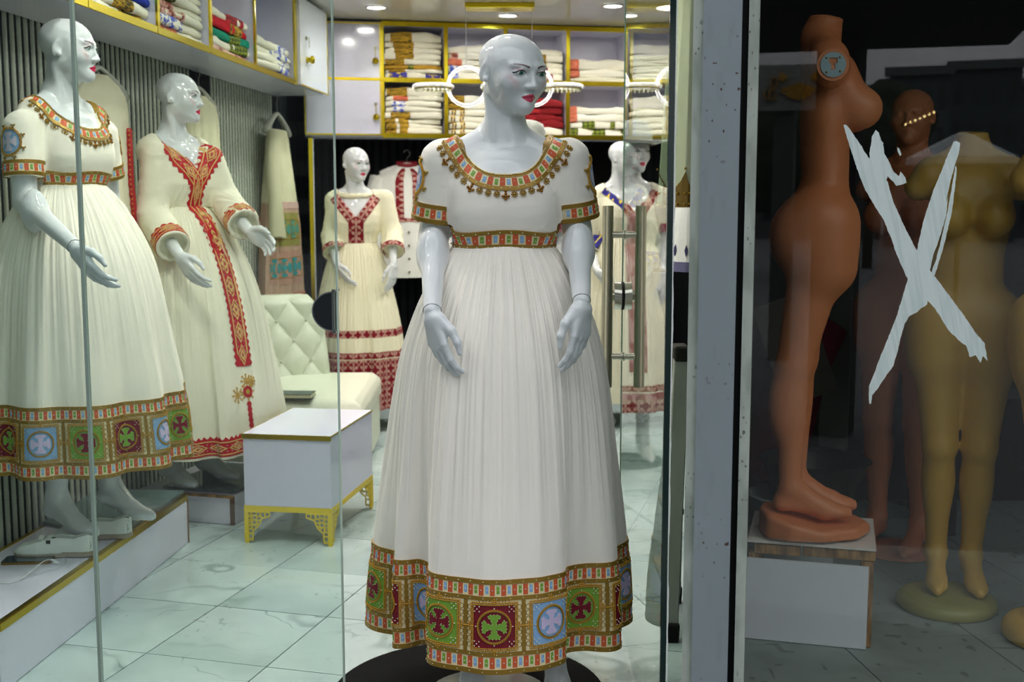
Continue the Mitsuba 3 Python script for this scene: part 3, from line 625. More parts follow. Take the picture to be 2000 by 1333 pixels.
def neck_parts(M, lean=.03):
    o = M[:3, :3] @ np.array([0, .026, -.045]) + M[:3, 3]
    return [('add', cone(o, (0, lean, 1.46), .0465, .052), .022), ('add', cone(M[:3, :3] @ (np.array([.048, .034, -.062]) * HS_) + M[:3, 3], (.018, -.022, 1.425), .010, .008), .03),
            ('add', cone(M[:3, :3] @ (np.array([-.048, .034, -.062]) * HS_) + M[:3, 3], (-.018, -.022, 1.425), .010, .008), .03),
            ('add', cone((.018, -.036, 1.408), (.135, -.012, 1.437), .009, .011), .012), ('add', cone((-.018, -.036, 1.408), (-.135, -.012, 1.437), .009, .011), .012),
            ]
def arm_parts(s, sh, el, wr, r=(.047, .037, .0255)):
    sh, el, wr = map(np.array, (sh, el, wr)); u = (el - wr) / np.linalg.norm(el - wr)
    return [(cone(sh, el, r[0], r[1]), .03), (cone(el, wr, r[1], r[2]), .012), (ell(el - u * .075, (.039, .039, .07)), .03)]
def leg_parts(s, hip, kn, an, ball, toe):
    hip, kn, an, ball, toe = (np.array(q, float) for q in (hip, kn, an, ball, toe)); heel = an + np.array([0, .022, -.045])
    return [(cone(hip, kn, .088, .054), .04), (cone(kn, an, .052, .034), .02), (ell((kn * .68 + an * .32) + np.array([0, .022, 0]), (.046, .05, .11)), .04), (ell(kn + np.array([0, -.022, .01]), (.035, .03, .045)), .03),
            (cone(an, heel, .034, .026), .015), (cone(an + np.array([0, -.015, 0]), ball, .032, .028), .025), (cone(heel, ball, .024, .027), .02), (cone(ball, toe, .031, .017), .02), (ell((ball + toe) / 2, (.036, .04, .018)), .015)]
def makeup(p, n, uv):
    x, z = dr.abs(uv.x), uv.y; on = uv.x < .5
    base = mi.Color3f([float(q) for q in lin('#d2d6d9')])
    blush = dr.exp(-((x - .045) / .013) ** 2 - ((z + .026 - (x - .04) * .9) / .014) ** 2)
    c = mix(base, lin('#d9a3a6'), blush * .42)
    ex, ez = (x - .0300) / .0140, (z - .002) / .0070
    shade = dr.exp(-((x - .034) / .015) ** 2 - ((z - .0095 - (x - .03) * .3) / .0068) ** 2)
    c = mix(c, lin('#8a5560'), shade * .75)
    lid = 1 - dr.square(ex)
    eye = (dr.abs(ex) < 1) & (ez < lid * .95) & (ez > -lid * .72)
    r = dr.sqrt(dr.square(x - .0297) + dr.square(z - .0025))
    ec = mix(lin('#c9d6d2'), lin('#3d8272'), smoothstep(.0055, .0048, r)); ec = mix(ec, lin('#07110f'), smoothstep(.0026, .0022, r))
    ec = mix(ec, lin('#14302b'), smoothstep(.0045, .0053, r) * smoothstep(.0066, .0057, r))
    c = dr.select(eye, ec, c)
    lash = (dr.abs(ex - .12) < 1.14) & (dr.abs(ez - dr.maximum(lid, -.25) * .95 - .14) < .20 + .08 * dr.clip(ex, 0, 1))
    c = dr.select(lash, mi.Color3f([float(q) for q in lin('#1b1013')]), c)
    low = (dr.abs(ex) < 1.02) & (dr.abs(ez + lid * .72) < .10)
    c = dr.select(low, mix(c, lin('#40262a'), .7), c)
    bx_ = (x - .0115) / .036; bz = .0190 + .0130 * bx_ * (1.5 - bx_) ; th = .0034 * (1 - .75 * bx_)
    brow = (bx_ > 0) & (bx_ < 1) & (dr.abs(z - bz) < th)
    c = dr.select(brow, mi.Color3f([float(q) for q in lin('#6a5254')]), c)
    top = -.0603 + .0030 * dr.exp(-dr.square((x - .0052) / .004)) - .010 * dr.square(x / .0222) + .0022
    bot = -.0790 + .0125 * dr.square(x / .0203)
    lip = (x < .0208) & (z < top) & (z > bot)
    c = dr.select(lip, mix(lin('#c03253'), lin('#8f1d3c'), smoothstep(.0016, .0, dr.abs(z + .0668))), c)
    return dr.select(on, c, base)
scene['mannequin_white'] = prin(mikit.proc(makeup), .09, .55, clearcoat=.6, clearcoat_gloss=.95)
def far_uv(v, M, front=True):
    """flat front-view coordinates of the head for the make-up; everything behind the temples gets none"""
    q = (v - M[:3, 3]) @ M[:3, :3] / HS_
    uv = q[:, [0, 2]].copy(); off = (q[:, 1] > -.035) | (q[:, 2] < -.12) | (q[:, 2] > .12) | (np.abs(uv[:, 0]) > .085); uv[off] = 9.0
    return uv
def body_mesh(head=None, arms=(), legs=(), bust=True, h=.007, hh=.0026, extra=(), cutfn=None, sl=1.0):
    F = Field((-.42, -.42, -.08), (.42, .34, 1.80), h)
    def fill(F):
        for pr, k in torso(0, sl): F.put(pr, 'add', k)
        if bust:
            for pr, k in BUST: F.put(pr, 'add', k)
        for a in arms:
            for pr, k in a: F.put(pr, 'add', k)
        for l in legs:
            for pr, k in l: F.put(pr, 'add', k)
        for op, pr, k in extra: F.put(pr, op, k)
        if head is not None:
            for op, pr, k in neck_parts(head): F.put(pr, op, k)
            for op, pr, k in head_parts(head): F.put(pr, op, k)
    fill(F)
    if cutfn: F.cut(cutfn)
    m = F.mesh(); uv = np.full((len(m.vertices), 2), 9.0)
    if head is not None:
        zc = 1.47
        G = Field((-.13, -.16, zc - .02), (.13, .15, 1.80), hh); fill(G); g = G.mesh()
        keepF = m.vertices[m.faces][:, :, 2].max(1) < zc + .006; keepG = g.vertices[g.faces][:, :, 2].min(1) > zc - .012
        m.update_faces(keepF); m.remove_unreferenced_vertices(); g.update_faces(keepG); g.remove_unreferenced_vertices()
        uv = np.vstack([np.full((len(m.vertices), 2), 9.0), far_uv(g.vertices, head)]); m = cat_([m, g])
    return m, uv, F
# hands: built once at the wrist, fingers down, thumb to the front, palm to +x
def hand_mesh(kind, h=.0017):
    F = Field((-.06, -.10, -.21), (.075, .08, .03), h)
    c = {'relaxed': .45, 'open': .15, 'curl': .8}[kind]
    F.put(cone((0, 0, -.002), (0, 0, -.022), .0208, .0215), 'add', .01)
    mc = [(-.030, -.086), (-.0105, -.091), (.009, -.088), (.0265, -.080)]
    for y, z in mc: F.put(cone((0, y * .55, -.022), (.002, y, z), .0165, .0105), 'add', .012)
    F.put(ell((.006, -.002, -.055), (.0135, .034, .04)), 'add', .01)
    ln = [(.040, .025, .021), (.045, .029, .022), (.041, .027, .021), (.032, .021, .019)]; spread = [-.05, -.01, .03, .07]
    for i, ((y, z), L) in enumerate(zip(mc, ln)):
        p = np.array([.002, y, z]); a = .16 + .10 * i * c + (.25 * c); rad = (.0098, .0088, .0078, .0062) if i < 3 else (.0085, .0077, .0068, .0055)
        for j, l in enumerate(L):
            q = p + l * np.array([math.sin(a), math.sin(spread[i]) * (1 - .25 * j), -math.cos(a)]); F.put(cone(p, q, rad[j], rad[j + 1]), 'add', .0035); p = q; a += .42 * c + .10
    t = [(.004, -.022, -.024), (.016, -.047, -.056), (.024, -.056, -.086), (.027, -.055, -.113)]
    for a, b, r0, r1 in zip(t, t[1:], (.0155, .0112, .0094), (.0118, .0096, .0064)): F.put(cone(a, b, r0, r1), 'add', .007)
    return F.mesh()
HANDS = {}
def hand(kind, side):
    if (kind, side) not in HANDS:
        m = hand_mesh(kind)
        if side < 0: m = m.copy(); m.apply_transform(np.diag([-1, 1, 1, 1.0])); m.invert() if False else None
        m.fix_normals() if False else None
        if side < 0: m.faces = m.faces[:, ::-1]
        HANDS[kind, side] = P(m, 'mannequin_white', True, uv=np.full((len(m.vertices), 2), 9.0))
    return HANDS[kind, side]
def aim(wr, down, thumb):
    """hand frame at a wrist: fingers along down, thumb to the side of thumb"""
    d = np.array(down, float); d /= np.linalg.norm(d); z = -d; t = np.array(thumb, float); t = t - (t @ z) * z; t /= np.linalg.norm(t); y = -t; x = np.cross(y, z)
    M = np.eye(4); M[:3, 0], M[:3, 1], M[:3, 2], M[:3, 3] = x, y, z, wr; return M

# ------------------------------------------------------------------ dressmaking
scene['vc_thread'] = prin(VC, .62, .35)
scene['vc_braid'] = prin(VC, .42, .5, metallic=.45)
BRAID, BEADG = '#94732a', '#d0a038'
ORANGE, GREEN, BLUE, MAROON, LILACX = '#c0552e', '#6f9a35', '#7fa6cf', '#6c1020', '#c3b6d8'
def patch(sf, s0, s1, t0, t1, d=.002, nx=2, ny=2, rim=True):
    """a thin piece lying on the surface sf(s, t, d)"""
    m, uv = sheet(lambda a, b: sf(a, b, d), np.linspace(s0, s1, nx + 1), np.linspace(t0, t1, ny + 1))
    if not rim: return m, uv
    i = np.arange(nx + 1) * (ny + 1); j = np.arange(ny + 1)
    loop = np.concatenate([j, (i + ny)[1:], (nx * (ny + 1) + j[::-1])[1:], i[::-1][1:-1]])
    lo = sf(uv[loop, 0], uv[loop, 1], np.full(len(loop), .0)); n0 = len(m.vertices); k = len(loop); r = np.arange(k); r2 = (r + 1) % k
    up = m.vertices[loop]
    v = np.vstack([m.vertices, up, lo]); f = np.vstack([m.faces, tri(np.stack([n0 + r, n0 + k + r, n0 + k + r2, n0 + r2], 1))])
    return trimesh.Trimesh(v, f, process=False), np.vstack([uv, uv[loop], uv[loop]])
def polypatch(sf, poly, d=.003, cell=.012):
    """a flat shape laid on the surface, cut to small triangles so that it follows the folds"""
    x0, y0, x1, y1 = poly.bounds; V, F, at_ = [], [], 0
    xs, ys = np.arange(x0, x1 + cell, cell), np.arange(y0, y1 + cell, cell)
    bxs = [sbox(a, b, a + cell, b + cell) for a in xs for b in ys]
    for g in shapely.intersection(poly, np.array(bxs)):
        for q in getattr(g, 'geoms', [g]):
            if q.geom_type != 'Polygon' or q.area < 1e-8: continue
            v, f = trimesh.creation.triangulate_polygon(q, engine='earcut'); V.append(v); F.append(f + at_); at_ += len(v)
    if not V: return None
    uv = np.vstack(V); F = np.vstack(F); top = sf(uv[:, 0], uv[:, 1], np.full(len(uv), d))
    P_, FF, UV = [top], [F], [uv]
    for q in getattr(poly, 'geoms', [poly]):
        for r in (q.exterior, *q.interiors):
            c = np.array(r.segmentize(cell).coords)[:-1]; k = len(c); n0 = sum(map(len, P_)); i = np.arange(k); i2 = (i + 1) % k
            P_ += [sf(c[:, 0], c[:, 1], np.full(k, d)), sf(c[:, 0], c[:, 1], np.full(k, 0.0))]; UV += [c, c]
            FF.append(tri(np.stack([n0 + i, n0 + k + i, n0 + k + i2, n0 + i2], 1)))
    return trimesh.Trimesh(np.vstack(P_), np.vstack(FF), process=False), np.vstack(UV)
ICO = {k: trimesh.creation.icosphere(k, 1.0) for k in (0, 1)}
def beads(pts, r, sub=0):
    pts = np.asarray(pts); r = np.broadcast_to(r, (len(pts),)); b = ICO[sub]; n = len(b.vertices)
    v = (b.vertices[None] * r[:, None, None] + pts[:, None]).reshape(-1, 3); f = (b.faces[None] + (np.arange(len(pts)) * n)[:, None, None]).reshape(-1, 3)
    return trimesh.Trimesh(v, f, process=False)
def along(poly_pts, step):
    l = LineString(poly_pts); n = max(2, int(l.length / step)); return np.array([l.interpolate(k / n, True).coords[0] for k in range(n)])
def on(sf, st, d): st = np.asarray(st); return sf(st[:, 0], st[:, 1], np.full(len(st), d))
def normals_of(fn, u, v, e):
    a, b, c, d = fn(u + e, v), fn(u - e, v), fn(u, np.minimum(v + e, 1.0)), fn(u, v - e)
    n = np.cross(a - b, c - d); return n / (np.linalg.norm(n, axis=1, keepdims=True) + 1e-12)
class Skirt:
    def __init__(s, z0, z1, a, b, plan, prof, gather=1.0, seed=1, R=None):
        from scipy.interpolate import CubicSpline, PchipInterpolator
        p = np.array(plan, float); p = np.vstack([p, p[:1]]); t = np.concatenate([[0], np.cumsum(np.linalg.norm(np.diff(p, axis=0), axis=1))])
        cs = CubicSpline(t, p, bc_type='periodic'); tt = np.linspace(0, t[-1], 4001); q = cs(tt)
        L = np.concatenate([[0], np.cumsum(np.linalg.norm(np.diff(q, axis=0), axis=1))]); s.L = L[-1]; s.q, s.l = q, L / L[-1]
        ang = np.unwrap(np.arctan2(q[:, 1], q[:, 0])); lin_ = ang[0] + (ang[-1] - ang[0]) * s.l
        from scipy.ndimage import gaussian_filter1d
        dif = gaussian_filter1d(ang - lin_, 260, mode='wrap'); s.ang = lin_ + dif
        s.R = R or np.abs(p).max(0) * .97; s.z0, s.z1, s.a, s.b, s.g = z0, z1, a, b, gather
        s.w = PchipInterpolator(*np.array(prof).T); r = np.random.default_rng(seed)
        s.h = [(f + r.integers(-2, 3) * (f > 60), r.uniform(0, 6.28), A) for f, A in ((171, .45), (113, .6), (71, .8), (47, .8), (31, .8), (19, .9), (11, .9))]
    def base(s, u, v):
        u = np.mod(u, 1.0); th = np.interp(u, s.l, s.ang); hx, hy = np.interp(u, s.l, s.q[:, 0]), np.interp(u, s.l, s.q[:, 1])
        w = s.w(v); g = np.clip(v, 0, 1) ** 1.25
        cx, cy = np.cos(th), np.sin(th)
        X = s.a * cx * (1 - w) + w * (s.R[0] * cx * (1 - g) + hx * g); Y = s.b * cy * (1 - w) + w * (s.R[1] * cy * (1 - g) + hy * g)
        amp = s.g * .0033 * np.clip(v / .05, 0.12, 1) * (1 - .85 * np.clip((v - .55) / .25, 0, 1))
        hi = np.clip(1.25 - 1.5 * v, .12, 1); k = 0
        for f, ph, A in s.h: k = k + A * np.sin(2 * np.pi * f * u + ph + 2.2 * np.sin(2 * np.pi * 3 * u + ph) + .5 * np.sin(6 * v + ph)) * (hi if f > 50 else 1)
        k = k * amp * .55
        return np.stack([X + cx * k, Y + cy * k, s.z0 + (s.z1 - s.z0) * v + 0 * u], 1)
    def surf(s, u, v, d):
        u, v = np.asarray(u, float), np.asarray(v, float); p = s.base(u, v); n = normals_of(s.base, u, v, 2e-3)
        r = p[:, :2] / (np.linalg.norm(p[:, :2], axis=1, keepdims=True) + 1e-9)
        sg = np.sign(s.ang[-1] - s.ang[0]); n = -n * sg
        return p + n * np.broadcast_to(d, (len(p),))[:, None]
    def st(s, u0, H):      # (metres along the hem, metres above the hem) -> surface
        K = abs(s.z1 - s.z0)
        return lambda a, b, d: s.surf(u0 + a / s.L, 1 - np.asarray(b) / K, d)
    def u_at(s, ang):      # where on the hem a direction of the plan lies
        d = np.angle(np.exp(1j * (np.arctan2(s.q[:, 1], s.q[:, 0]) - ang))); return s.l[np.argmin(np.abs(d))]
def autoplan(R, n, amp, seed, squash=.93):
    r = np.random.default_rng(seed); out = []
    for k in range(n):
        a0 = 2 * np.pi * (k + r.uniform(-.22, .22)) / n; w = 2 * np.pi / n; A = amp * r.uniform(.6, 1.25)
        for f, rr in ((0, 1 + A), (.30, 1 + A * .45), (.50, 1 - A), (.76, 1 - A * .4)): out.append((math.cos(a0 + f * w) * R * rr, math.sin(a0 + f * w) * R * rr * squash))
    return out
def first_hit(F, x, z, y0, y1):
    ys = np.linspace(y0, y1, 110); p = np.stack([np.broadcast_to(x[:, None], (len(x), 110)), np.broadcast_to(ys, (len(x), 110)), np.broadcast_to(z[:, None], (len(x), 110))], -1)
    v = F.val(p.reshape(-1, 3)).reshape(len(x), 110); hit = v < 0; i = np.where(hit.any(1), hit.argmax(1), np.abs(v).argmin(1)); return ys[i]
def on_field(F, guess):
    def sf(a, b, d):
        p = F.project(guess(np.asarray(a, float), np.asarray(b, float)), 7); return p + F.grad(p, F.h * 1.5) * np.broadcast_to(d, (len(p),))[:, None]
    return sf
def bodice_field(arms, sl_len, sl_r, waist, zf, zb, wn, e=.007, h=.0045, puff=0.0, bust=True, ext=None):
    """the fitted top with sleeves; arms = [(shoulder, elbow, wrist)], zf / zb neckline heights in front / behind, wn its half width"""
    lowz = min([waist] + [min(a[1][2], a[2][2]) for a in arms if abs(sl_len) > .3]) - .05; F = Field((-.50, -.56, lowz), (.50, .34, 1.52), h)
    if ext: F = Field(ext[0], ext[1], h)
    for pr, k in torso(): F.put(pr, 'add', k, e)
    if bust:
        for pr, k in BUST: F.put(pr, 'add', k + .02, e)
    ends = []
    for sh, el, wr in arms:
        sh, el, wr = map(np.array, (sh, el, wr)); L1, L2 = np.linalg.norm(el - sh), np.linalg.norm(wr - el)
        up = sh + np.array([-.012 * np.sign(sh[0]), 0, -.004])
        if 0 <= sl_len <= L1: end = sh + (el - sh) * sl_len / L1; ax = (el - sh) / L1; F.put(cone(up, end + ax * .03, sl_r[0], sl_r[1]), 'add', .028); F.put(cone(sh, el, .0535, .05), 'add', .02)
        else:
            f = -sl_len if sl_len < 0 else (sl_len - L1) / L2; end = el + (wr - el) * f; ax = (wr - el) / L2
            F.put(cone(up, el, sl_r[0], sl_r[1]), 'add', .03); F.put(cone(sh, el, .0535, .05), 'add', .02); F.put(cone(el, end + ax * .03, sl_r[1], sl_r[2]), 'add', .02)
        ends.append((end, ax, el))
    def fn(x, y, z):
        neck = np.where(y < .02, z - zf(np.abs(x)), z - zb(np.abs(x))); neck = np.where(np.abs(x) < wn, neck, np.maximum(-1, -.02 + 0 * z))
        arm_side = np.full(np.broadcast(x, y, z).shape, -1.0)
        for (end, ax, el), (sh, _, _) in zip(ends, arms):
            t = (x - end[0]) * ax[0] + (y - end[1]) * ax[1] + (z - end[2]) * ax[2]
            rad = np.sqrt((x - end[0] - t * ax[0]) ** 2 + (y - end[1] - t * ax[1]) ** 2 + (z - end[2] - t * ax[2]) ** 2)
            t_ = np.maximum(t, np.minimum(sl_r[-1] - .013 - rad, t + .03)) if abs(sl_len) > .3 else t
            arm_side = np.where((rad < .11) & (t > -.06) & (t < .3) & (np.sign(sh[0]) * x > (.135 if abs(sl_len) < .3 else -.06)), np.maximum(arm_side, t_), arm_side)
        low = np.where((x / .172) ** 2 + ((y - .01) / .15) ** 2 < 1, waist - z, -1.0) if abs(sl_len) > .3 else np.where(np.abs(x) < .145, waist - z, -1.0)
        return np.maximum(np.maximum(np.where((z > 1.3), neck, -1.0), arm_side), low)
    F.cut(fn); return F, ends
def ring_guess(c, ax, r, ref):
    ax = np.array(ax) / np.linalg.norm(ax); ref = np.array(ref, float); ref = ref - (ref @ ax) * ax; ref /= np.linalg.norm(ref); b = np.cross(ax, ref); c = np.array(c)
    return lambda a, t: c + np.outer(np.cos(a), ref) * r + np.outer(np.sin(a), b) * r - np.outer(t, ax)
def checker_row(sf, par, n, s0, per, t0, t1, sx=1.0, d=.0022, ph=0, gem=True):
    """the row of orange blocks and small coloured blocks on cream"""
    h = t1 - t0
    for i in range(n):
        a = s0 + i * per
        for nm, x0, x1, y0, y1, c in (('orange_block', .04, .46, .0, 1, ORANGE), ('colour_block', .62, .88, .18, .86, (BLUE, GREEN)[(i + ph) % 2])):
            m, uv = patch(sf, a + x0 * per, a + x1 * per, t0 + y0 * h, t0 + y1 * h, d, 2, 2); add(nm, m, 'vc_thread', par, True, c, uv * [sx, 1])
    if gem:
        q = [(s0 + (i + f) * per, t0 + .5 * h) for i in range(n) for f in (.25, .75)]
        add('sequins', beads(on(sf, q, d + .0012), .0014, 1), 'vc_gem', par, True, '#dfe6f0', kind='stuff')
def cross_poly(r):
    a = []
    for k in range(4):
        for x, y in ((.16, .16), (.62, .34), (.80, .58), (.98, .50), (1.0, .0), (.98, -.50), (.80, -.58), (.62, -.34))[::1]:
            t = -k * math.pi / 2; a.append((r * (x * math.cos(t) + y * math.sin(t) * -1), r * (x * math.sin(t) + y * math.cos(t))))
    p = Polygon(a).buffer(0); u = shapely.union_all([affinity.rotate(Polygon([(0, -.13 * r), (.60 * r, -.30 * r), (.78 * r, -.56 * r), (1.0 * r, -.42 * r), (1.0 * r, .42 * r), (.78 * r, .56 * r), (.60 * r, .30 * r), (0, .13 * r)]), 90 * k, origin=(0, 0)) for k in range(4)])
    return u
def sq(c, h): return [(c[0] + x * h, c[1] + y * h) for x, y in ((-1, -1), (1, -1), (1, 1), (-1, 1), (-1, -1))]
def circ(c, r, n=40): return [(c[0] + r * math.cos(a), c[1] + r * math.sin(a)) for a in np.linspace(0, 2 * np.pi, n)]
def gown_hem(dress, sk, u0, s_from, s_to, per, first, sub, k0=0, H=.232):
    """the embroidered border: braids, two rows of blocks, square medallions, all laid on the folds; s is metres along the hem"""
    sf = sk.st(u0, H); hb, uv = patch(sf, s_from, s_to, .0, H, .0012, int((s_to - s_from) / .008), 12, False)
    band = add('hem_band', hb, 'vc_thread', dress, True, '#d8cda6', uv, label='embroidered border with square cross medallions')
    for t0, t1 in ((.0, .012), (.044, .054), (.182, .192), (.222, .233)):
        m, uv = patch(sf, s_from, s_to, t0, t1, .0036, int((s_to - s_from) / .006), 2); add('gold_braid', m, 'vc_braid', dress, True, BRAID, uv)
        add('braid_sequins', beads(on(sf, [(s, (t0 + t1) / 2) for s in np.arange(s_from, s_to, .034)], .0045), .0014, sub), 'vc_gem', dress, True, '#d9d7c0', kind='stuff')
    n = int((s_to - s_from) / .0285)
    checker_row(sf, dress, n, s_from, .0285, .0145, .042, ph=0); checker_row(sf, dress, n, s_from, .0285, .194, .2205, ph=1)
    cols = [(MAROON, GREEN), (BLUE, LILACX), (GREEN, MAROON)]
    k = k0; loops, gold, pearl, cross = [], [], [], []
    c = s_from + per * first
    while c < s_to - .05:
        col, cc = cols[k % 3]; h = .0545; cy = .118
        m, uv = patch(sf, c - h, c + h, cy - h, cy + h, .0024, 14, 12); md = add('medallion', m, 'vc_thread', dress, True, col, uv, label={MAROON: 'maroon square medallion with green cross', BLUE: 'blue square medallion with lilac cross', GREEN: 'green square medallion with maroon cross'}[col])
        m = polypatch(sf, affinity.translate(cross_poly(.030), c, cy), .0042, .009); add('cross', m[0], 'vc_thread', md, True, cc, m[1])
        ring = np.array(circ((c, cy), .0385)); add('ring_cord', tube(on(sf, ring, .004), .0017, 6, False), 'vc_braid', md, True, BRAID, np.zeros((len(ring) * 6, 2)))
        q = np.vstack([along(circ((c, cy), r_), .0044) for r_ in (.0415,)] + [along(sq((c, cy), h_), .0044) for h_ in (h - .001, h + .0042)])
        add('gold_beads', beads(on(sf, q, .0038), .0021, sub), 'vc_bead', md, True, BEADG, kind='stuff')
        pr = [(c + sx * .043 + dx, cy + sy * .043 + dy) for sx in (1, -1) for sy in (1, -1) for dx, dy in ((.0, 0), (.006, .006), (-.006, -.006), (.006, -.006), (-.006, .006))] + [(c + x * .0455, cy + y * .0455) for x, y in ((1, 0), (-1, 0), (0, 1), (0, -1))]
        pr += [(c + x, cy + y) for x, y in along(list(cross_poly(.0305).exterior.coords), .0085)]
        add('pearls', beads(on(sf, pr, .0046), np.array([.0019] * 24 + [.0012] * (len(pr) - 24)), sub), 'vc_gem', md, True, '#cfcab6', kind='stuff')
        for sx in (-1, 1):
            for j in range(-3, 4): loops.append((c + sx * (h + .0085), cy + j * .0155, .0062))
            for j in range(-2, 3): loops.append((c + j * .0165, cy + sx * (h + .0075), .0050))
            cross += [(c + sx * (h + .0095) + dx, cy + dy) for dx, dy in ((0, 0), (.005, 0), (-.005, 0), (0, .005), (0, -.005), (.009, 0), (-.009, 0), (0, .009), (0, -.009))]
            cross += [(c + dx, cy + sx * (h + .0085) + dy) for dx, dy in ((0, 0), (.005, 0), (-.005, 0), (0, .005), (0, -.005))]
        if k % 1 == 0:
            b = c + per / 2
            m, uv = patch(sf, b - .005, b + .005, .055, .181, .0034, 2, 14); add('gold_bar', m, 'vc_braid', dress, True, BRAID, uv)
        k += 1; c += per
    lp_ = [tube(on(sf, circ(q[:2], q[2], 11), .0022), .0008, 4, False) for q in loops]
    add('gold_loops', cat_(lp_), 'vc_bead', dress, True, '#a88a3a', kind='stuff'); add('bead_crosses', beads(on(sf, cross, .0032), .0023, sub), 'vc_bead', dress, True, BEADG, kind='stuff')
def gown(M, name_label, head_label, plan, arms_w, head, sub, full, hem_range, per, first, zh, prof, cat='dress', R=None, hem_u=None, ucam=None, sgroup=None, feet=None, hands=(), body_kw={}, k0=0, tone='#ece7de'):
    """bald white mannequin in the white embroidered gown"""
    Mi = np.linalg.inv(M); L = lambda p: (Mi @ np.array([*p, 1.0]))[:3]
    arms = [tuple(L(p) for p in a) for a in arms_w]
    man = thing('mannequin', head_label, 'mannequin', sgroup)
    bm, buv, BF = body_mesh(head, [arm_parts(0, *a, r=(.046, .037, .0222)) for a in arms], feet or [], **body_kw)
    add('body', bm, 'mannequin_white', man, True, uv=buv, M=M)
    for a, (kind, side, dn, th) in zip(arms, hands):
        put('hand', hand(kind, side), man, M=M @ aim(a[2], Mi[:3, :3] @ np.array(dn), Mi[:3, :3] @ np.array(th)))
        u = (a[2] - a[1]) / np.linalg.norm(a[2] - a[1])
        add('wrist_joint', tube([a[2] - u * .001, a[2] + u * .0005], (.0229), 28), 'vc_matt', man, 40, '#7d8084', M=M)
    D = thing('dress', name_label, cat)
    zf = lambda x: 1.388 + .108 * (x / .125) ** 3.0; zb = lambda x: 1.435 + .06 * (x / .125) ** 3.0
    Wz = 1.20
    F, ends = bodice_field(arms, .155, (.050, .061), Wz, zf, zb, .127)
    m = F.mesh(); m.vertices[:] = F.project(m.vertices, 2)
    v = m.vertices; fr = np.clip((1.34 - v[:, 2]) / .08, 0, 1) * (np.abs(v[:, 0]) < .15)
    wr = meshkit.fbm(v * [16, 16, 34], 3, 3) - .5; v += F.grad(v.copy()) * (wr * .0035)[:, None]
    add('bodice', m, 'vc_cloth', D, True, tone, M=M)
    sk = Skirt(Wz + .005, zh, .133, .098, plan, prof, R=R)
    nu = 900 if sub else 560
    m, uv = sheet(lambda u, v: sk.base(u, v), np.linspace(0, 1, nu), np.concatenate([np.linspace(0, .2, 22), np.linspace(.22, 1, 46)]))
    add('skirt', m, 'vc_cloth', D, True, tone, M=M)
    # everything below is laid on those two, so it takes the same placing
    n0 = set(scene)
    u0 = sk.u_at(ucam)
    gown_hem(D, sk, u0, hem_range[0], hem_range[1], per, first, sub, k0)
    # waist band
    wg = on_field(F, lambda a, t: np.stack([.135 * np.cos(a), -.098 * np.sin(a), Wz + .001 + t], 1)); A0, A1 = -.5, math.pi + .5
    m, uv = patch(wg, A0, A1, .004, .046, .0022, 60, 4); add('waist_band', m, 'vc_thread', D, True, '#d8cda6', uv * [.12, 1])
    for t0, t1 in ((-.001, .009), (.040, .050)):
        m, uv = patch(wg, A0, A1, t0, t1, .0042, 80, 2); add('gold_braid', m, 'vc_braid', D, True, BRAID, uv * [.12, 1])
        add('braid_sequins', beads(on(wg, [(a, (t0 + t1) / 2) for a in np.linspace(A0, A1, 20)], .0052), .0017, sub), 'vc_gem', D, True, '#d9d7c0', kind='stuff')
    checker_row(wg, D, 16, A0 + .05, (A1 - A0 - .1) / 16, .0105, .0385, .12, d=.0034)
    # neck band: in front as seen from the front, behind as seen from behind
    for fb in (1, -1):
        zi, zo = (zf, lambda x: 1.349 + .130 * (x / .163) ** 2.8) if fb > 0 else (zb, lambda x: 1.395 + .082 * (x / .163) ** 2.8)
        def guess(a, t, zi=zi, zo=zo, fb=fb):
            k = t / .04; w = .1245 + (.160 - .1245) * k; x = w * np.sin(a); z = zi(np.abs(.1245 * np.sin(a))) * (1 - k) + zo(np.abs(.160 * np.sin(a))) * k
            y = first_hit(F, x, z, -.2 * fb, .06 * fb); return np.stack([x, y, z], 1)
        ng = on_field(F, guess); amax = 1.42
        m, uv = patch(ng, -amax, amax, .001, .040, .0022, 70, 5); add('neck_band', m, 'vc_thread', D, True, '#d8cda6', uv * [.12, 1])
        for t0, t1 in ((-.001, .0095), (.033, .043)):
            m, uv = patch(ng, -amax, amax, t0, t1, .0042, 90, 2); add('gold_braid', m, 'vc_braid', D, True, BRAID, uv * [.12, 1])
            add('braid_sequins', beads(on(ng, [(a, (t0 + t1) / 2) for a in np.linspace(-amax, amax, 22)], .005), .0018, sub), 'vc_gem', D, True, '#d9d7c0', kind='stuff')
        nb_ = 13; checker_row(ng, D, nb_, -amax + .02, (2 * amax - .04) / nb_, .0115, .0315, .12, d=.0034)
        if fb > 0:
            for i, a in enumerate(np.linspace(-amax + .12, amax - .12, 21)):
                if i % 4 == 2: st = [(a + x / .17, .058 + y) for x, y in ((0, 0), (.007, 0), (-.007, 0), (0, .007), (0, -.007), (0, -.013), (.004, .004), (-.004, .004))]; r = [.0036] * 6 + [.002] * 2
                else: st = [(a, .0525)] + [(a + .0068 * math.cos(q) / .17, .0525 + .0068 * math.sin(q)) for q in np.linspace(0, 2 * np.pi, 9)[:-1]]; r = [.0042] + [.0022] * 8
                add('bead_pendant', beads(on(ng, st, .003), np.array(r), max(sub, 1)), 'vc_bead', D, True, '#a8842c' if i % 4 != 2 else '#9a6a1c')
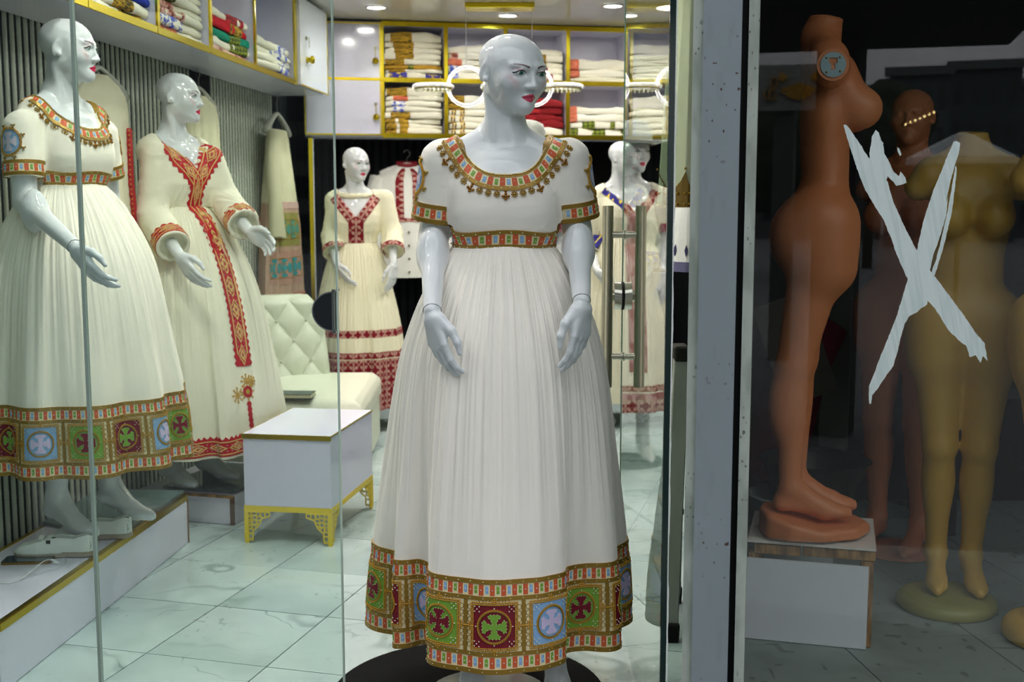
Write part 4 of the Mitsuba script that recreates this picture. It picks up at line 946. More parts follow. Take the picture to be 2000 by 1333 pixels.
    # cuffs and the round blue medallions on the sleeves
    for (end, ax, el), (sh, _, _) in zip(ends, arms):
        out = np.array([np.sign(sh[0]), -.35, 0])
        cg = on_field(F, ring_guess(end, ax, .06, out))
        m, uv = patch(cg, -1.9, 1.9, .002, .042, .0022, 40, 4); add('cuff_band', m, 'vc_thread', D, True, '#d8cda6', uv * [.06, 1])
        for t0, t1 in ((.0005, .010), (.037, .047)):
            m, uv = patch(cg, -2.1, 2.1, t0, t1, .0042, 50, 2); add('gold_braid', m, 'vc_braid', D, True, BRAID, uv * [.06, 1])
        checker_row(cg, D, 7, -1.75, .5, .012, .035, .06, d=.0034)
        mg = on_field(F, lambda s, t, end=end, ax=ax, out=out: ring_guess(end - ax * .105, ax, .06, np.array([np.sign(out[0]), -.05, 0]))(s / .06, t))
        md = polypatch(mg, Point(0, 0).buffer(.040), .002, .012); mk = add('sleeve_medallion', md[0], 'vc_thread', D, True, '#7d9fc4', md[1], label='round blue and silver medallion on the sleeve')
        mc = polypatch(mg, cross_poly(.030), .0035, .012); add('cross', mc[0], 'vc_thread', mk, True, '#b9b4c4', mc[1])
        q = np.vstack([along(circ((0, 0), .041), .0046), along(circ((0, 0), .0455), .0052)]); add('gold_beads', beads(on(mg, q, .003), .0024, sub), 'vc_bead', mk, True, BEADG, kind='stuff')
        q = [(.054 * math.cos(a) + dx, .054 * math.sin(a) + dy) for a in np.arange(8) * math.pi / 4 + .4 for dx, dy in ((0, 0), (.005, .002), (-.005, .002), (0, -.005))]
        add('bead_knots', beads(on(mg, q, .003), .003, sub), 'vc_bead', mk, True, '#a8842c', kind='stuff')
    for k in set(scene) - n0:
        if scene[k].get('type') == 'ply' and 'to_world' not in scene[k]: scene[k]['to_world'] = T(M.tolist())
    return man, D, F, sk
PROF = [(0, 0), (.03, .10), (.095, .27), (.18, .45), (.28, .60), (.42, .72), (.55, .80), (.77, .93), (1, 1)]
PLAN = [(-.368, .0), (-.320, -.045), (-.285, -.065), (-.283, -.11), (-.292, -.152), (-.255, -.150), (-.216, -.128), (-.190, -.150), (-.203, -.245), (-.165, -.288), (-.118, -.308), (-.075, -.330), (-.03, -.338), (.02, -.328), (.07, -.318), (.118, -.290), (.142, -.258),
    (.138, -.222), (.163, -.200), (.21, -.196), (.262, -.205), (.294, -.180), (.282, -.09), (.312, -.04), (.348, 0), (.34, .1), (.28, .18), (.24, .24), (.14, .27), (.08, .34), (-.02, .30), (-.1, .33), (-.2, .26), (-.28, .22), (-.36, .12)]

# ---- the gown in the doorway
M1 = mat(-.022, 3.08, .062, math.radians(3))
def leg(s, x=.085, hip=.86, kn=.49, fwd=0., toe=-.15, an=(.10), spread=0.):
    return leg_parts(s, (s * .085, .0, hip), (s * (x - .005 + spread / 2), -.02 + fwd / 2, kn), (s * (x + spread), .03 + fwd, an), (s * (x + .005 + spread), -.07 + fwd, .032), (s * (x + .01 + spread), toe + fwd, .018))
HS_[:] = (1.08, .90, .862)
gown(M1, 'white gown with jewelled neckline and cross medallion hem on the mannequin in the doorway', 'large bald white mannequin standing in the open doorway on a black disc, head turned aside',
    PLAN, [(at(862, 314, 3.06), at(846, 462, 3.09), at(844, 607, 2.86)), (at(1112, 311, 3.06), at(1128, 455, 3.09), at(1136, 588, 2.86))],
    head_frame(math.radians(33), math.radians(9), math.radians(0), (.024, -.012, 1.650)), 1, True, (-.85, 1.02), .150, .40, .168, PROF, ucam=-math.pi / 2,
    hands=(('relaxed', 1, (.14, -.10, -1), (.60, -.80, 0)), ('relaxed', -1, (.0, -.10, -1), (-.60, -.80, 0))), feet=[leg(-1), leg(1, fwd=-.02, spread=.05)], k0=1)

# ------------------------------------------------------------------ the other dressed mannequins
def weave(p, n, uv):
    """woven border cloth, by kind: floor(u / 10)"""
    kind = dr.floor(uv.x / 10 + 1e-4); x, y = uv.x - kind * 10, uv.y
    def cel(a, s): return a * s - dr.floor(a * s) - .5
    cx, cy = cel(x, 28), cel(y, 28); d = dr.abs(cx) + dr.abs(cy); zig = dr.abs(cel(x, 40)) * .5 - cel(y, 22) 
    cross = ((dr.abs(cx) < .09) & (dr.abs(cy) < .30)) | ((dr.abs(cy) < .09) & (dr.abs(cx) < .30))
    fx, fy = cel(x, 14), cel(y, 14); fr = (dr.abs(dr.abs(fx) - .46) < .03) | (dr.abs(dr.abs(fx) + dr.abs(fy) - .5) < .035)
    k0 = dr.select(cross | fr, mi.Color3f([float(q) for q in lin('#bb9488')]), mi.Color3f([float(q) for q in lin('#741521')]))
    k1 = mix(lin('#2c2410'), lin('#b08a2a'), smoothstep(.30, .66, fbm(x * 46 + y * 30, y * 190, 1., 3)))
    k2 = mix(lin('#e4e2d6'), lin('#3b4fae'), smoothstep(.40, .62, fbm(x * 55 + y * 20, y * 60 - x * 15, 4., 3)))
    k3 = mix(lin('#cf7d62'), lin('#b8543c'), noise(x * 50, y * 50, 2.))
    k4 = dr.select((dr.abs(cel(x, 17)) < .25) & (dr.abs(cel(x, 17)) > .05), mix(lin('#3a2a12'), lin('#c39a33'), smoothstep(.3, .6, noise(x * 110, y * 90, 3.))), mi.Color3f([float(q) for q in lin('#d9d7c4')]))
    k5 = mix(lin('#5b0f17'), lin('#8a1a20'), smoothstep(.3, .6, noise(x * 25, y * 120, 3.)))
    k6 = mix(lin('#6f7a28'), lin('#2c3512'), smoothstep(.45, .55, dr.abs(cel(x, 32)) + dr.abs(cel(y, 32))))
    k7 = mix(lin('#c79c92'), lin('#6f3a2f'), smoothstep(.45, .6, noise(x * 70, y * 70, 7.)))
    k8 = mix(lin('#2d2a78'), lin('#d8c04a'), smoothstep(.62, .70, fbm(x * 60 + y * 25, y * 70, 9., 2)))
    k9 = mix(lin('#b3838b'), lin('#8c4350'), smoothstep(.4, .6, noise(x * 40, y * 40, 5.)))
    out = k0
    for i, c in enumerate((k1, k2, k3, k4, k5, k6, k7, k8, k9)): out = dr.select(kind == i + 1, c, out)
    return out
scene['weave'] = prin(mikit.proc(weave), .85, .2)
def KU(kind, uv): return np.asarray(uv) + [10.0 * kind + 3.0, 3.0]
def sawtooth(w, L, n, both=True, amp=.012):
    t = np.linspace(0, L, 2 * n + 1); r = [(w + (amp if i % 2 else 0), q) for i, q in enumerate(t)]
    l = [(-w - (amp if (i % 2 and both) else 0), q) for i, q in enumerate(t)]
    return Polygon(r + l[::-1])
def zig_strip(sf, L, w, D, name, both=True, taper=True, sub=0, d=.002, pitch=.085):
    """the red strip with saw-tooth edges, gold stripes and lozenges"""
    n = max(3, int(L / .028)); poly = sawtooth(w, L, n, both)
    if taper: poly = poly.intersection(Polygon([(-1, 0), (1, 0), (1, L - w * 1.4), (0, L), (-1, L - w * 1.4)]))
    m = polypatch(sf, poly, d, .016); b = add(name, m[0], 'vc_thread', D, True, '#a8141f', m[1], label='red and gold saw-toothed embroidered strip')
    gold = []
    for x in (-.72, .72): gold.append(sbox(x * w - .0020, 0, x * w + .0020, L - (w * 1.4 if taper else 0)))
    k = int(L / pitch)
    for i in range(k):
        c = (i + .5) * L / k; h = L / k * .47
        for f0, f1 in ((1.0, .80), (.58, .26)):
            q = lambda f: Polygon([(0, c - h * f), (w * .60 * f, c), (0, c + h * f), (-w * .60 * f, c)])
            gold.append(q(f0).difference(q(f1)) if f1 else q(f0))
    g = shapely.union_all(gold).intersection(poly); m = polypatch(sf, g, d + .0018, .016); add('gold_lozenges', m[0], 'vc_thread', b, True, '#cfa96a', m[1], kind='stuff')
    q = [(x * w, y) for y in np.arange(.01, L - .02, .021) for x in (-.35, .35)] + [(0, (i + .5) * L / k) for i in range(k)]
    add('sequins', beads(on(sf, q, d + .003), .0022, 0), 'vc_gem', b, True, '#d9b8c4', kind='stuff')
    return b
def dressed(M, man_label, dress_label, head, arms_w, sleeve, neck, sk, waist, hands, tone, feet=None, h=.008, hh=.0034, fh=.0055, belt=None, loose=0., aw=(.046, .036, .0222), man_name='mannequin', mgroup=None):
    Mi = np.linalg.inv(M); arms = [tuple((Mi @ np.array([*p, 1.0]))[:3] for p in a) for a in arms_w]
    man = thing(man_name, man_label, 'mannequin', mgroup)
    bm, buv, BF = body_mesh(head, [arm_parts(0, *a, r=aw) for a in arms], feet or [], h=h, hh=hh)
    add('body', bm, 'mannequin_white', man, True, uv=buv, M=M)
    for a, q in zip(arms, hands):
        if q: put('hand', hand(*q[:2]), man, M=M @ aim(a[2], Mi[:3, :3] @ np.array(q[2]), Mi[:3, :3] @ np.array(q[3])))
    D = thing('dress', dress_label, 'dress')
    zf, zb, wn = neck
    F, ends = bodice_field(arms, sleeve[0], sleeve[1], waist, zf, zb, wn, e=.010 + loose, h=fh, bust=True)
    m = F.mesh(); m.vertices[:] = F.project(m.vertices, 2); v = m.vertices
    if sk is not None:
        wr = np.sin(v[:, 0] * 260 + 9 * meshkit.noise(v * 14, 2)) * np.clip((1.30 - v[:, 2]) / .1, 0, 1) * (np.abs(v[:, 0]) < .16) * .5 + 1.6 * (meshkit.fbm(v * [9, 9, 42], 3, 8) - .5)
        v += F.grad(v.copy()) * (wr * .004)[:, None]
    add('bodice', m, 'vc_cloth', D, True, tone, M=M)
    if sk is not None:
        m, uv = sheet(lambda u, v: sk.base(u, v), np.linspace(0, 1, 520), np.concatenate([np.linspace(0, .2, 16), np.linspace(.22, 1, 34)]))
        add('skirt', m, 'vc_cloth', D, True, tone, M=M)
    return man, D, F, ends, arms
def settle(n0, M):
    for k in set(scene) - n0:
        if scene[k].get('type') == 'ply' and 'to_world' not in scene[k]: scene[k]['to_world'] = T(M.tolist())
def vband(F, x0, z0, x1, z1, w):
    """front surface coordinates: across (x) and along (t) a line from (x0, z0) to (x1, z1)"""
    L = math.hypot(x1 - x0, z1 - z0); dx, dz = (x1 - x0) / L, (z1 - z0) / L
    def guess(a, t):
        x, z = x0 + dx * t - dz * a, z0 + dz * t + dx * a
        return np.stack([x, first_hit(F, x, z, -.22, .08), z], 1)
    return on_field(F, guess), L
def sk_strip(sk, u0, t0=0.0):
    K = abs(sk.z1 - sk.z0)
    def sf(x, t, d):
        v = (np.asarray(t) + t0) / K; w = sk.w(np.clip(v, 0, 1)); r = ((sk.a + sk.b) / 2) * (1 - w) + w * sk.R.mean()
        return sk.surf(u0 + np.asarray(x) / (2 * np.pi * r), np.clip(v, 0, 1), d)
    return sf
def hemline(sk, u0, span, H, t_up=0.0): return sk.st(u0, H)

HS_[:] = (1.0, .88, .91)
# ---- the nearest mannequin on the left, in the same kind of gown
M2 = mat(*at(146, 600, 3.98)[:2], .235, math.radians(67))
PLAN2 = [(x + .012, y - .030) for x, y in autoplan(.345, 11, .07, 12, .95)]
gown(M2, 'white gown with cross medallion hem on the mannequin on the long low platform', 'bald white mannequin seen in profile at the far left, on the long low platform',
    PLAN2, [(at(40, 250, 3.80), at(50, 396, 3.78), at(146, 482, 3.52)), (at(200, 262, 4.22), at(214, 400, 4.3), at(255, 470, 4.25))],
    head_frame(math.radians(22), math.radians(2), 0, (.008, -.018, 1.650)), 0, False, (-.80, .92), .150, .30, .265, PROF, ucam=-math.pi / 2 - math.radians(67) + .42,
    hands=(('relaxed', 1, (.55, -.25, -.8), (.5, -.7, .45)), ('relaxed', -1, (.1, -.2, -1), (-.2, -.9, 0))),
    feet=[leg(-1, an=.12, fwd=.06, spread=-.05), leg(1, an=.12, fwd=.02, spread=.10)], body_kw=dict(h=.008, hh=.003), tone='#ebe6d8')

# ---- the dress with red and gold saw-toothed strips
M3 = mat(*at(356, 600, 5.12)[:2], .145, math.radians(56), 1.02)
def offwall(M, plan, d):      # keeps a hem clear of the left wall
    out = []
    for x, y in plan:
        w = (M @ np.array([x, y, 0, 1.0]))[:3]; k = (w - W0) @ WN
        if k < d: w = w + WN * (d - k)
        a_, b_ = (w - so)[:2] @ se, (w - so)[:2] @ np.array([-se[1], se[0]])
        if a_ > -.035 and -.03 < b_ < SY + .03: w = w - np.array([*se, 0]) * (a_ + .035)
        l = np.linalg.inv(M) @ np.array([*w, 1.0]); out.append((l[0], l[1]))
    return out
sk = Skirt(1.19, .165, .128, .098, offwall(M3, [(x + .05, y - .07) for x, y in autoplan(.375, 12, .05, 5, .95)], .12), [(0, 0), (.05, .2), (.12, .36), (.25, .56), (.42, .73), (.6, .84), (.8, .94), (1, 1)], 1.25, 4)
zfv = lambda x: 1.352 + 1.25 * x * (1 - .25 * x / .1); zbv = lambda x: 1.45 + .3 * x
man, D, F, ends, arms = dressed(M3, 'bald white mannequin in profile wearing the red-trimmed cream dress, second from the left', 'cream long-sleeved dress with red and gold saw-toothed strips down its front',
    head_frame(math.radians(30), math.radians(1), 0, (.008, -.018, 1.65)), [(at(302, 305, 4.96), at(296, 420, 4.96), at(350, 498, 4.72)), (at(412, 310, 5.2), at(438, 392, 5.2), at(487, 452, 4.95))],
    (-.80, (.056, .067, .069)), (zfv, zbv, .105), sk, 1.185, (('relaxed', 1, (.5, -.3, -.75), (.6, -.6, .4)), ('relaxed', -1, (.8, -.35, -.45), (.3, -.3, .9))), '#e2dfcb',
    feet=[leg(-1, an=.1), leg(1, an=.1, fwd=-.05)])
n0 = set(scene)
for s in (1, -1):
    sf, L = vband(F, s * .126, 1.447, s * .006, 1.300, .03)
    zig_strip(sf, L, .034, D, 'neck_strip', True, False, d=.0025, pitch=.08)
sf, L = vband(F, .0, 1.322, 0, 1.19, .03); zig_strip(sf, L, .031, D, 'front_strip', True, False, d=.003)
u0 = sk.u_at(-math.pi / 2); zig_strip(sk_strip(sk, u0), .66, .036, D, 'front_strip', True, True, d=.004, pitch=.094)
sf = sk_strip(sk, u0, .69); g = []
for c, r in (((.0, .03), .026), ((.0, .075), .034), ((-.055, .085), .030), ((.03, .035), .02)):
    g += [Point(c).buffer(r * .28)] + [LineString([(c[0] + r * .3 * math.cos(a), c[1] + r * .3 * math.sin(a)), (c[0] + r * math.cos(a), c[1] + r * math.sin(a))]).buffer(.0022) for a in np.arange(8) * math.pi / 4] + [Point(c[0] + r * math.cos(a), c[1] + r * math.sin(a)).buffer(.0042) for a in np.arange(8) * math.pi / 4]
m = polypatch(sf, shapely.union_all(g), .003, .012); add('gold_flowers', m[0], 'vc_thread', D, True, '#b08a3a', m[1], kind='stuff')
m = polypatch(sf, Point(0, .075).buffer(.024).difference(Point(0, .075).buffer(.012)), .0045, .012); add('red_rosette', m[0], 'vc_thread', D, True, '#a31a24', m[1])
m = polypatch(sf, sawtooth(.008, .12, 5, True, .006).intersection(sbox(-1, 0, 1, .12)), .003, .012); m2 = m[0]; q = polypatch(lambda x, t, d: sf(x, t + .115, d), sawtooth(.007, .11, 5, True, .006), .003, .012); add('red_tail', q[0], 'vc_thread', D, True, '#a31a24', q[1])
st_ = sk.st(u0, .1); zig_strip(lambda x, t, d: st_(t - .55, x + .045, d), 1.35, .034, D, 'hem_strip', False, False, d=.003, pitch=.10)
for end, ax, el in ends:
    cg = on_field(F, ring_guess(end, ax, .086, np.array([0, -1, .2]))); zig_strip(lambda x, t, d, cg=cg: cg((t - .19) / .064, x + .034, d), .38, .026, D, 'cuff_strip', False, False, pitch=.095)
settle(n0, M3)

# ---- at the back: the dress with the maroon woven yoke
M4 = mat(*at(697, 600, 7.12)[:2], .0, math.radians(9), .975)
sk = Skirt(1.165, .145, .125, .095, autoplan(.315, 10, .06, 9, .9), [(0, 0), (.05, .14), (.15, .32), (.3, .52), (.5, .74), (.75, .91), (1, 1)], 1.0, 6)
man, D, F, ends, arms = dressed(M4, 'bald white mannequin standing behind the cream bench', 'cream dress with a maroon woven V yoke and two maroon skirt bands, behind the bench',
    head_frame(math.radians(30), math.radians(3), 0, (.010, -.013, 1.65)), [(at(655, 392, 7.12), at(648, 462, 7.1), at(657, 515, 6.95)), (at(752, 388, 7.15), at(766, 455, 7.15), at(768, 515, 7.0))],
    (-.62, (.052, .062, .076)), (lambda x: 1.315 + 1.35 * x, lambda x: 1.44 + .4 * x, .105), sk, 1.16, (('relaxed', 1, (.45, -.2, -.85), (.5, -.8, 0)), ('relaxed', -1, (.0, -.2, -1), (-.6, -.8, 0))), '#e3dfc4',
    h=.010, hh=.0042, fh=.0065, feet=[leg(-1, an=.1), leg(1, an=.1)])
n0 = set(scene)
for s in (1, -1):
    sf, L = vband(F, s * .128, 1.448, s * .005, 1.285, .03); m, uv = patch(sf, -.031, .031, .0, L, .003, 6, 18); add('yoke_band', m, 'weave', D, True, None, KU(0, uv))
sf, L = vband(F, 0, 1.315, 0, 1.165, .03); m, uv = patch(sf, -.046, .046, .0, L, .0045, 8, 14); add('yoke_panel', m, 'weave', D, True, None, KU(0, uv))
u0 = sk.u_at(-math.pi / 2 - .1); st_ = sk.st(u0, .3)
for t0, t1 in ((.0, .31), (.318, .355), (.445, .49)):
    m, uv = patch(st_, -.85, .85, t0, t1, .003, 150, 6); add('skirt_band', m, 'weave', D, True, None, KU(0, uv))
for end, ax, el in ends:
    cg = on_field(F, ring_guess(end, ax, .088, np.array([0, -1, .1]))); m, uv = patch(cg, -3.0, 3.0, .002, .036, .003, 30, 3); add('cuff_band', m, 'weave', D, True, None, KU(0, uv * [.07, 1]))
vs = tube([np.array([.105 * math.sin(a), .02 - .075 * math.cos(a), 1.468 - .018 * math.cos(a)]) for a in np.linspace(0, 2 * np.pi, 33)[:-1]], .019, 10, closed=True)
vs.vertices[:] += (meshkit.noise(vs.vertices * [30, 30, 60], 3) - .5)[:, None] * .012
settle(n0, M4)
k = thing('shawl', 'thin cream shawl wound round the neck of the mannequin behind the bench', 'shawl'); add('neck_roll', vs, 'vc_cloth', k, True, '#ddd8bd', M=M4)

# ---- far right: the dress with blue embroidery
M5 = mat(*at(1210, 600, 7.28)[:2], .0, math.radians(16), 1.0)
sk = Skirt(1.18, .16, .125, .095, autoplan(.31, 10, .05, 19, .9), [(0, 0), (.05, .14), (.15, .32), (.3, .52), (.5, .74), (.75, .91), (1, 1)], 1.0, 8)
man, D, F, ends, arms = dressed(M5, 'bald white mannequin partly behind the open glass door, in the blue-trimmed dress', 'cream dress with a blue and gold neckline and blue cuffs, partly behind the open door',
    head_frame(math.radians(35), math.radians(2), 0, (.010, -.013, 1.65)), [(at(1164, 402, 7.25), at(1150, 480, 7.32), at(1166, 528, 7.05)), (at(1258, 400, 7.3), at(1272, 470, 7.3), at(1268, 530, 7.2))],
    (.40, (.053, .060, .064)), (lambda x: 1.36 + .9 * x, lambda x: 1.44 + .4 * x, .105), sk, 1.175, (('relaxed', 1, (.5, -.3, -.8), (.4, -.9, 0)), ('relaxed', -1, (0, -.2, -1), (-.4, -.9, 0))), '#e2dec6',
    h=.010, hh=.0042, fh=.0065, feet=[leg(-1, an=.1), leg(1, an=.1)])
n0 = set(scene)
for s in (1, -1):
    sf, L = vband(F, s * .128, 1.452, s * .002, 1.335, .03); m, uv = patch(sf, -.022, .022, .0, L, .003, 6, 16); add('neck_band', m, 'weave', D, True, None, KU(8, uv))
for end, ax, el in ends:
    cg = on_field(F, ring_guess(end, ax, .084, np.array([0, -1, .1]))); m, uv = patch(cg, -3.0, 3.0, .002, .07, .003, 30, 3); add('cuff_band', m, 'weave', D, True, None, KU(8, uv * [.07, 1]))
settle(n0, M5)

# ---- hidden behind the gown, seen mirrored in the glass door: the dress with the rose strip, and a hat
def mirror(p):
    v = np.array(p) - HX; n = DN; return np.array(p) - 2 * (v @ n) * n
vp = at(1230, 600, 6.15); mp = mirror(vp)
M6 = mat(mp[0], mp[1], .012, math.radians(-6), .985)
def inm(px, py, Y): return mirror(at(px, py, Y))
sk = Skirt(1.17, .30, .125, .095, autoplan(.30, 10, .05, 29, .9), [(0, 0), (.05, .14), (.15, .32), (.3, .52), (.5, .74), (.75, .91), (1, 1)], 1.0, 18)
man, D, F, ends, arms = dressed(M6, 'white mannequin in a grey hat, seen mirrored in the glass of the open door', 'cream dress with faded rose front strip, seen mirrored in the open glass door',
    head_frame(math.radians(-25), math.radians(2), 0, (-.010, -.013, 1.65)), [((mp[0] + .165, mp[1], 1.40), (mp[0] + .175, mp[1] + .05, 1.16), (mp[0] + .17, mp[1] - .1, .98)), ((mp[0] - .165, mp[1], 1.40), (mp[0] - .175, mp[1] + .05, 1.16), (mp[0] - .17, mp[1] - .1, .98))],
    (.17, (.052, .062)), (lambda x: 1.335 + 1.1 * x, lambda x: 1.44 + .4 * x, .105), sk, 1.165, (('relaxed', -1, (0, -.2, -1), (-.6, -.8, 0)), ('relaxed', 1, (0, -.2, -1), (.6, -.8, 0))), '#e2dfcd',
    h=.010, hh=.0042, fh=.0065, feet=[leg(-1, an=.1), leg(1, an=.1)])
n0 = set(scene)
for s in (1, -1):
    sf, L = vband(F, s * .118, 1.450, s * .002, 1.30, .03); m, uv = patch(sf, -.026, .026, .0, L, .003, 6, 16); add('neck_band', m, 'weave', D, True, None, KU(0, uv * .6))
sf, L = vband(F, 0, 1.33, 0, 1.17, .03); m, uv = patch(sf, -.040, .040, .0, L, .0045, 8, 14); add('front_strip', m, 'weave', D, True, None, KU(9, uv))
u0 = sk.u_at(-math.pi / 2); m, uv = patch(sk_strip(sk, u0), -.042, .042, 0, .66, .003, 8, 50); add('front_strip', m, 'weave', D, True, None, KU(9, uv))
st_ = sk.st(u0, .3)
for t0, t1, kk in ((.0, .06, 0), (.065, .10, 9), (.11, .14, 0)):
    m, uv = patch(st_, -.8, .8, t0, t1, .003, 130, 3); add('hem_band', m, 'weave', D, True, None, KU(kk, uv))
for end, ax, el in ends:
    cg = on_field(F, ring_guess(end, ax, .06, np.array([0, -1, .1]))); m, uv = patch(cg, -3.0, 3.0, .002, .045, .003, 30, 3); add('cuff_band', m, 'weave', D, True, None, KU(9, uv * [.07, 1]))
settle(n0, M6)
k = thing('hat', 'grey-white wide-brimmed felt hat on the mannequin mirrored in the door', 'hat')
Mh = M6 @ head_frame(math.radians(-25), math.radians(-6), 0, (-.010, .0, 1.695))
m = lathe([(.098, -.012), (.165, .002), (.172, .010), (.166, .012), (.10, .002), (.094, .012), (.090, .07), (.078, .105), (.05, .118), (.0, .108)], 40); m.vertices[:, 1] *= 1.12; m.vertices[:, 2] -= .25 * np.clip(np.abs(m.vertices[:, 1]) - .1, 0, 1)
add('felt', m, 'vc_cloth', k, True, '#b9bdb6', M=Mh); add('hat_band', lathe([(.0965, .012), (.0955, .036)], 40), 'vc_cloth', k, True, '#8d918b', M=Mh @ np.diag([1, 1.12, 1, 1.0]))
add('base_plate', lathe([(0, .008), (.19, .008), (.195, .004), (.19, .001), (0, .001)], 40, (mp[0], mp[1] - .02, 0)), 'glass_plate', man, 40)

# ---- the black disc in the doorway
k = thing('rotating_stand', 'round black display disc under the white gown in the doorway', 'stand')
add('disc', lathe([(0, .040), (.364, .040), (.376, .037), (.380, .030), (.380, .010), (.364, .004), (0, .004)], 72, (-.120, 3.085, 0)), 'vc_black', k, 40, '#0d0e0f')
add('base_plate', lathe([(0, .012), (.155, .012), (.165, .007), (.165, .0), (0, .0)], 48, (-.065, 3.05, .041)), 'vc_gloss', 'mannequin', 40, '#a9adab')

# ------------------------------------------------------------------ folded cloths on the shelves
def fold_mesh(w, d, t, seed, x0=0., x1=1., grow=0.0, nx=9):
    """a folded cloth: rounded front fold, soft top; x along the shelf, y into it, z up; x0..x1 the stretch of it that is wanted"""
    r = np.random.default_rng(seed); ph = r.uniform(0, 6, 6)
    prof = [(d, .06)] + [(d * .5, .0)] + [(.012, .0)] + [(.012 - .012 * math.cos(a) * 1.0 - .0, .5 + .5 * math.sin(a)) for a in np.linspace(-1.35, 1.35, 6)] + [(.03, 1.0), (d * .4, 1.0), (d, .93)]
    prof = np.array(prof); xs = np.linspace(x0, x1, nx) * w; V = []
    for x in xs:
        e = min(1, (min(x, w - x) / .02 + .001)) ** .4; s = t * (.78 + .22 * e) * (1 + .10 * math.sin(x * 17 + ph[0]) + .06 * math.sin(x * 41 + ph[1])) + 2 * grow
        y = prof[:, 0] + .008 * math.sin(x * 9 + ph[2]) + .004 * math.sin(x * 33 + ph[3]) - grow * (prof[:, 0] < .02)
        z = prof[:, 1] * s - grow + .004 * np.sin(prof[:, 0] * 14 + ph[4] + x * 7) * (prof[:, 1] > .5)
        V.append(np.stack([np.full(len(prof), x), y, z], 1))
    n = len(prof); V = np.vstack(V); i, j = np.meshgrid(np.arange(nx - 1), np.arange(n - 1), indexing='ij')
    F = tri(np.stack([i * n + j, (i + 1) * n + j, (i + 1) * n + j + 1, i * n + j + 1], -1).reshape(-1, 4))
    c0 = np.stack([np.zeros(n - 2, int), np.arange(1, n - 1), np.arange(2, n)], 1); c1 = c0[:, ::-1] + (nx - 1) * n
    f2 = []
    for a in (c0, c1): f2.append(a)
    V2 = np.vstack([V, V[:n], V[-n:]]); k = len(V)
    F = np.vstack([F, c0 + k, (c0 + k + n)[:, ::-1]])
    return trimesh.Trimesh(V2, F, process=False), np.stack([V2[:, 0], V2[:, 1] * .6 + V2[:, 2] * 1.4], 1)
ORD = ['lowest', 'second', 'third', 'fourth', 'fifth', 'sixth', 'seventh', 'eighth', 'ninth', 'tenth']
def flip(sp): return [(t, c, [(1 - b, 1 - a, k) for a, b, k in bs], w) for t, c, bs, w in sp]
def stack(Mf, w, spec, where, seed, d=.28, jit=.012, mirror_=False):
    """spec: from the bottom up (thickness, cloth colour, [(x0, x1, kind)], words)"""
    z = .0; n = len(spec); spec = flip(spec) if mirror_ else spec
    for i, (t, col, bands, words) in enumerate(spec):
        r = np.random.default_rng(seed * 50 + i); x = r.uniform(0, jit); ww = w - jit - r.uniform(0, jit)
        m, uv = fold_mesh(ww, d, t, seed * 50 + i); pos = ('topmost' if i == n - 1 else ORD[i] + (' up' if i else ''))
        k = thing('folded_cloth', f'{words}, {pos} in {where}', 'folded cloth', 'folded cloths on the shelves')
        MM = Mf @ mat(x, .012 + r.uniform(-.006, .01), z)
        add('cloth', m, 'vc_cloth', k, True, col, M=MM)
        for a, b, kind in bands:
            q, uv = fold_mesh(ww, d * .8, t, seed * 50 + i, a, b, .0012, 5); add('border', q, 'weave', k, True, None, KU(kind, uv), M=MM)
        z += t * .97
W_, I_ = '#dcd9c8', '#cfcdb6'
def bay(i, row): # placing of a bay of the back cupboard: x along BD, y into the shelf
    a, b = posts[i] + .016, posts[i + 1] - .016
    return frame(bk(a, -.012, (ZB0, ZB1)[row] + .0135), BD), b - a
def band(kind, a=0., b=.42): return [(a, b, kind)]
gb, bw, sa, mg, rd, gw, pk = 'cream cloth with gold-black border', 'cream cloth with blue border', 'cream cloth with salmon border', 'cream cloth with brown medallion border', 'dark red cloth', 'white cloth with olive checks', 'cream cloth with dusty red border'
M_, w = bay(0, 1)
stack(M_, w, [(.036, W_, [(.06, .38, 8), (.72, .98, 8)], 'white cloth with a violet-blue border'), (.026, W_, band(1, .05, .34), gb), (.030, '#a5802c', [(.4, .5, 6)], 'bronze cloth with a green edge'), (.034, W_, band(1, .02, .36), gb), (.040, W_, band(1, .20, .52), gb), (.040, W_, band(1, .16, .50), gb), (.040, W_, band(1, .14, .50), gb), (.062, W_, band(1, .10, .48), gb)], 'the upper stack by the doors', 1)
M_, w = bay(0, 0)
stack(M_, w, [(.034, W_, [(.0, .18, 1), (.24, .38, 1)], gb), (.034, W_, [(.0, .18, 1), (.24, .4, 1)], gb), (.036, W_, [(.0, .18, 1), (.24, .42, 1)], gb), (.044, W_, band(1, .10, .44), gb), (.036, W_, band(2, .12, .32), bw), (.040, W_, band(2, .10, .36), bw), (.030, W_, band(3, .12, .38), 'cream cloth with an orange border'), (.060, W_, band(1, .02, .38), gb)], 'the lower stack by the doors', 2)
M_, w = bay(1, 1)
stack(M_, w, [(.05, W_, band(2, .0, .22), bw), (.046, W_, band(2, .02, .22), bw), (.040, W_, band(3, .0, .26), sa), (.042, W_, band(7, .03, .17), pk), (.05, W_, [], 'plain cream cloth')], 'the upper stack left of the head', 3)
M_, w = bay(1, 0)
stack(M_, w, [(.040, W_, band(4, 0, .3), mg), (.042, W_, band(4, 0, .3), mg), (.044, W_, band(4, 0, .3), mg), (.044, W_, band(4, 0, .3), mg), (.042, W_, band(1, 0, .3), gb), (.050, W_, band(1, .0, .28), gb)], 'the lower stack left of the head', 4)
M_, w = bay(2, 1)
stack(M_, w, [(.046, W_, band(5, .72, .82), pk), (.044, W_, [(.6, .72, 5)], pk), (.042, W_, band(1, .58, .70), gb), (.042, W_, band(1, .56, .70), gb), (.04, W_, [], 'plain cream cloth')], 'the upper stack behind the face', 5)
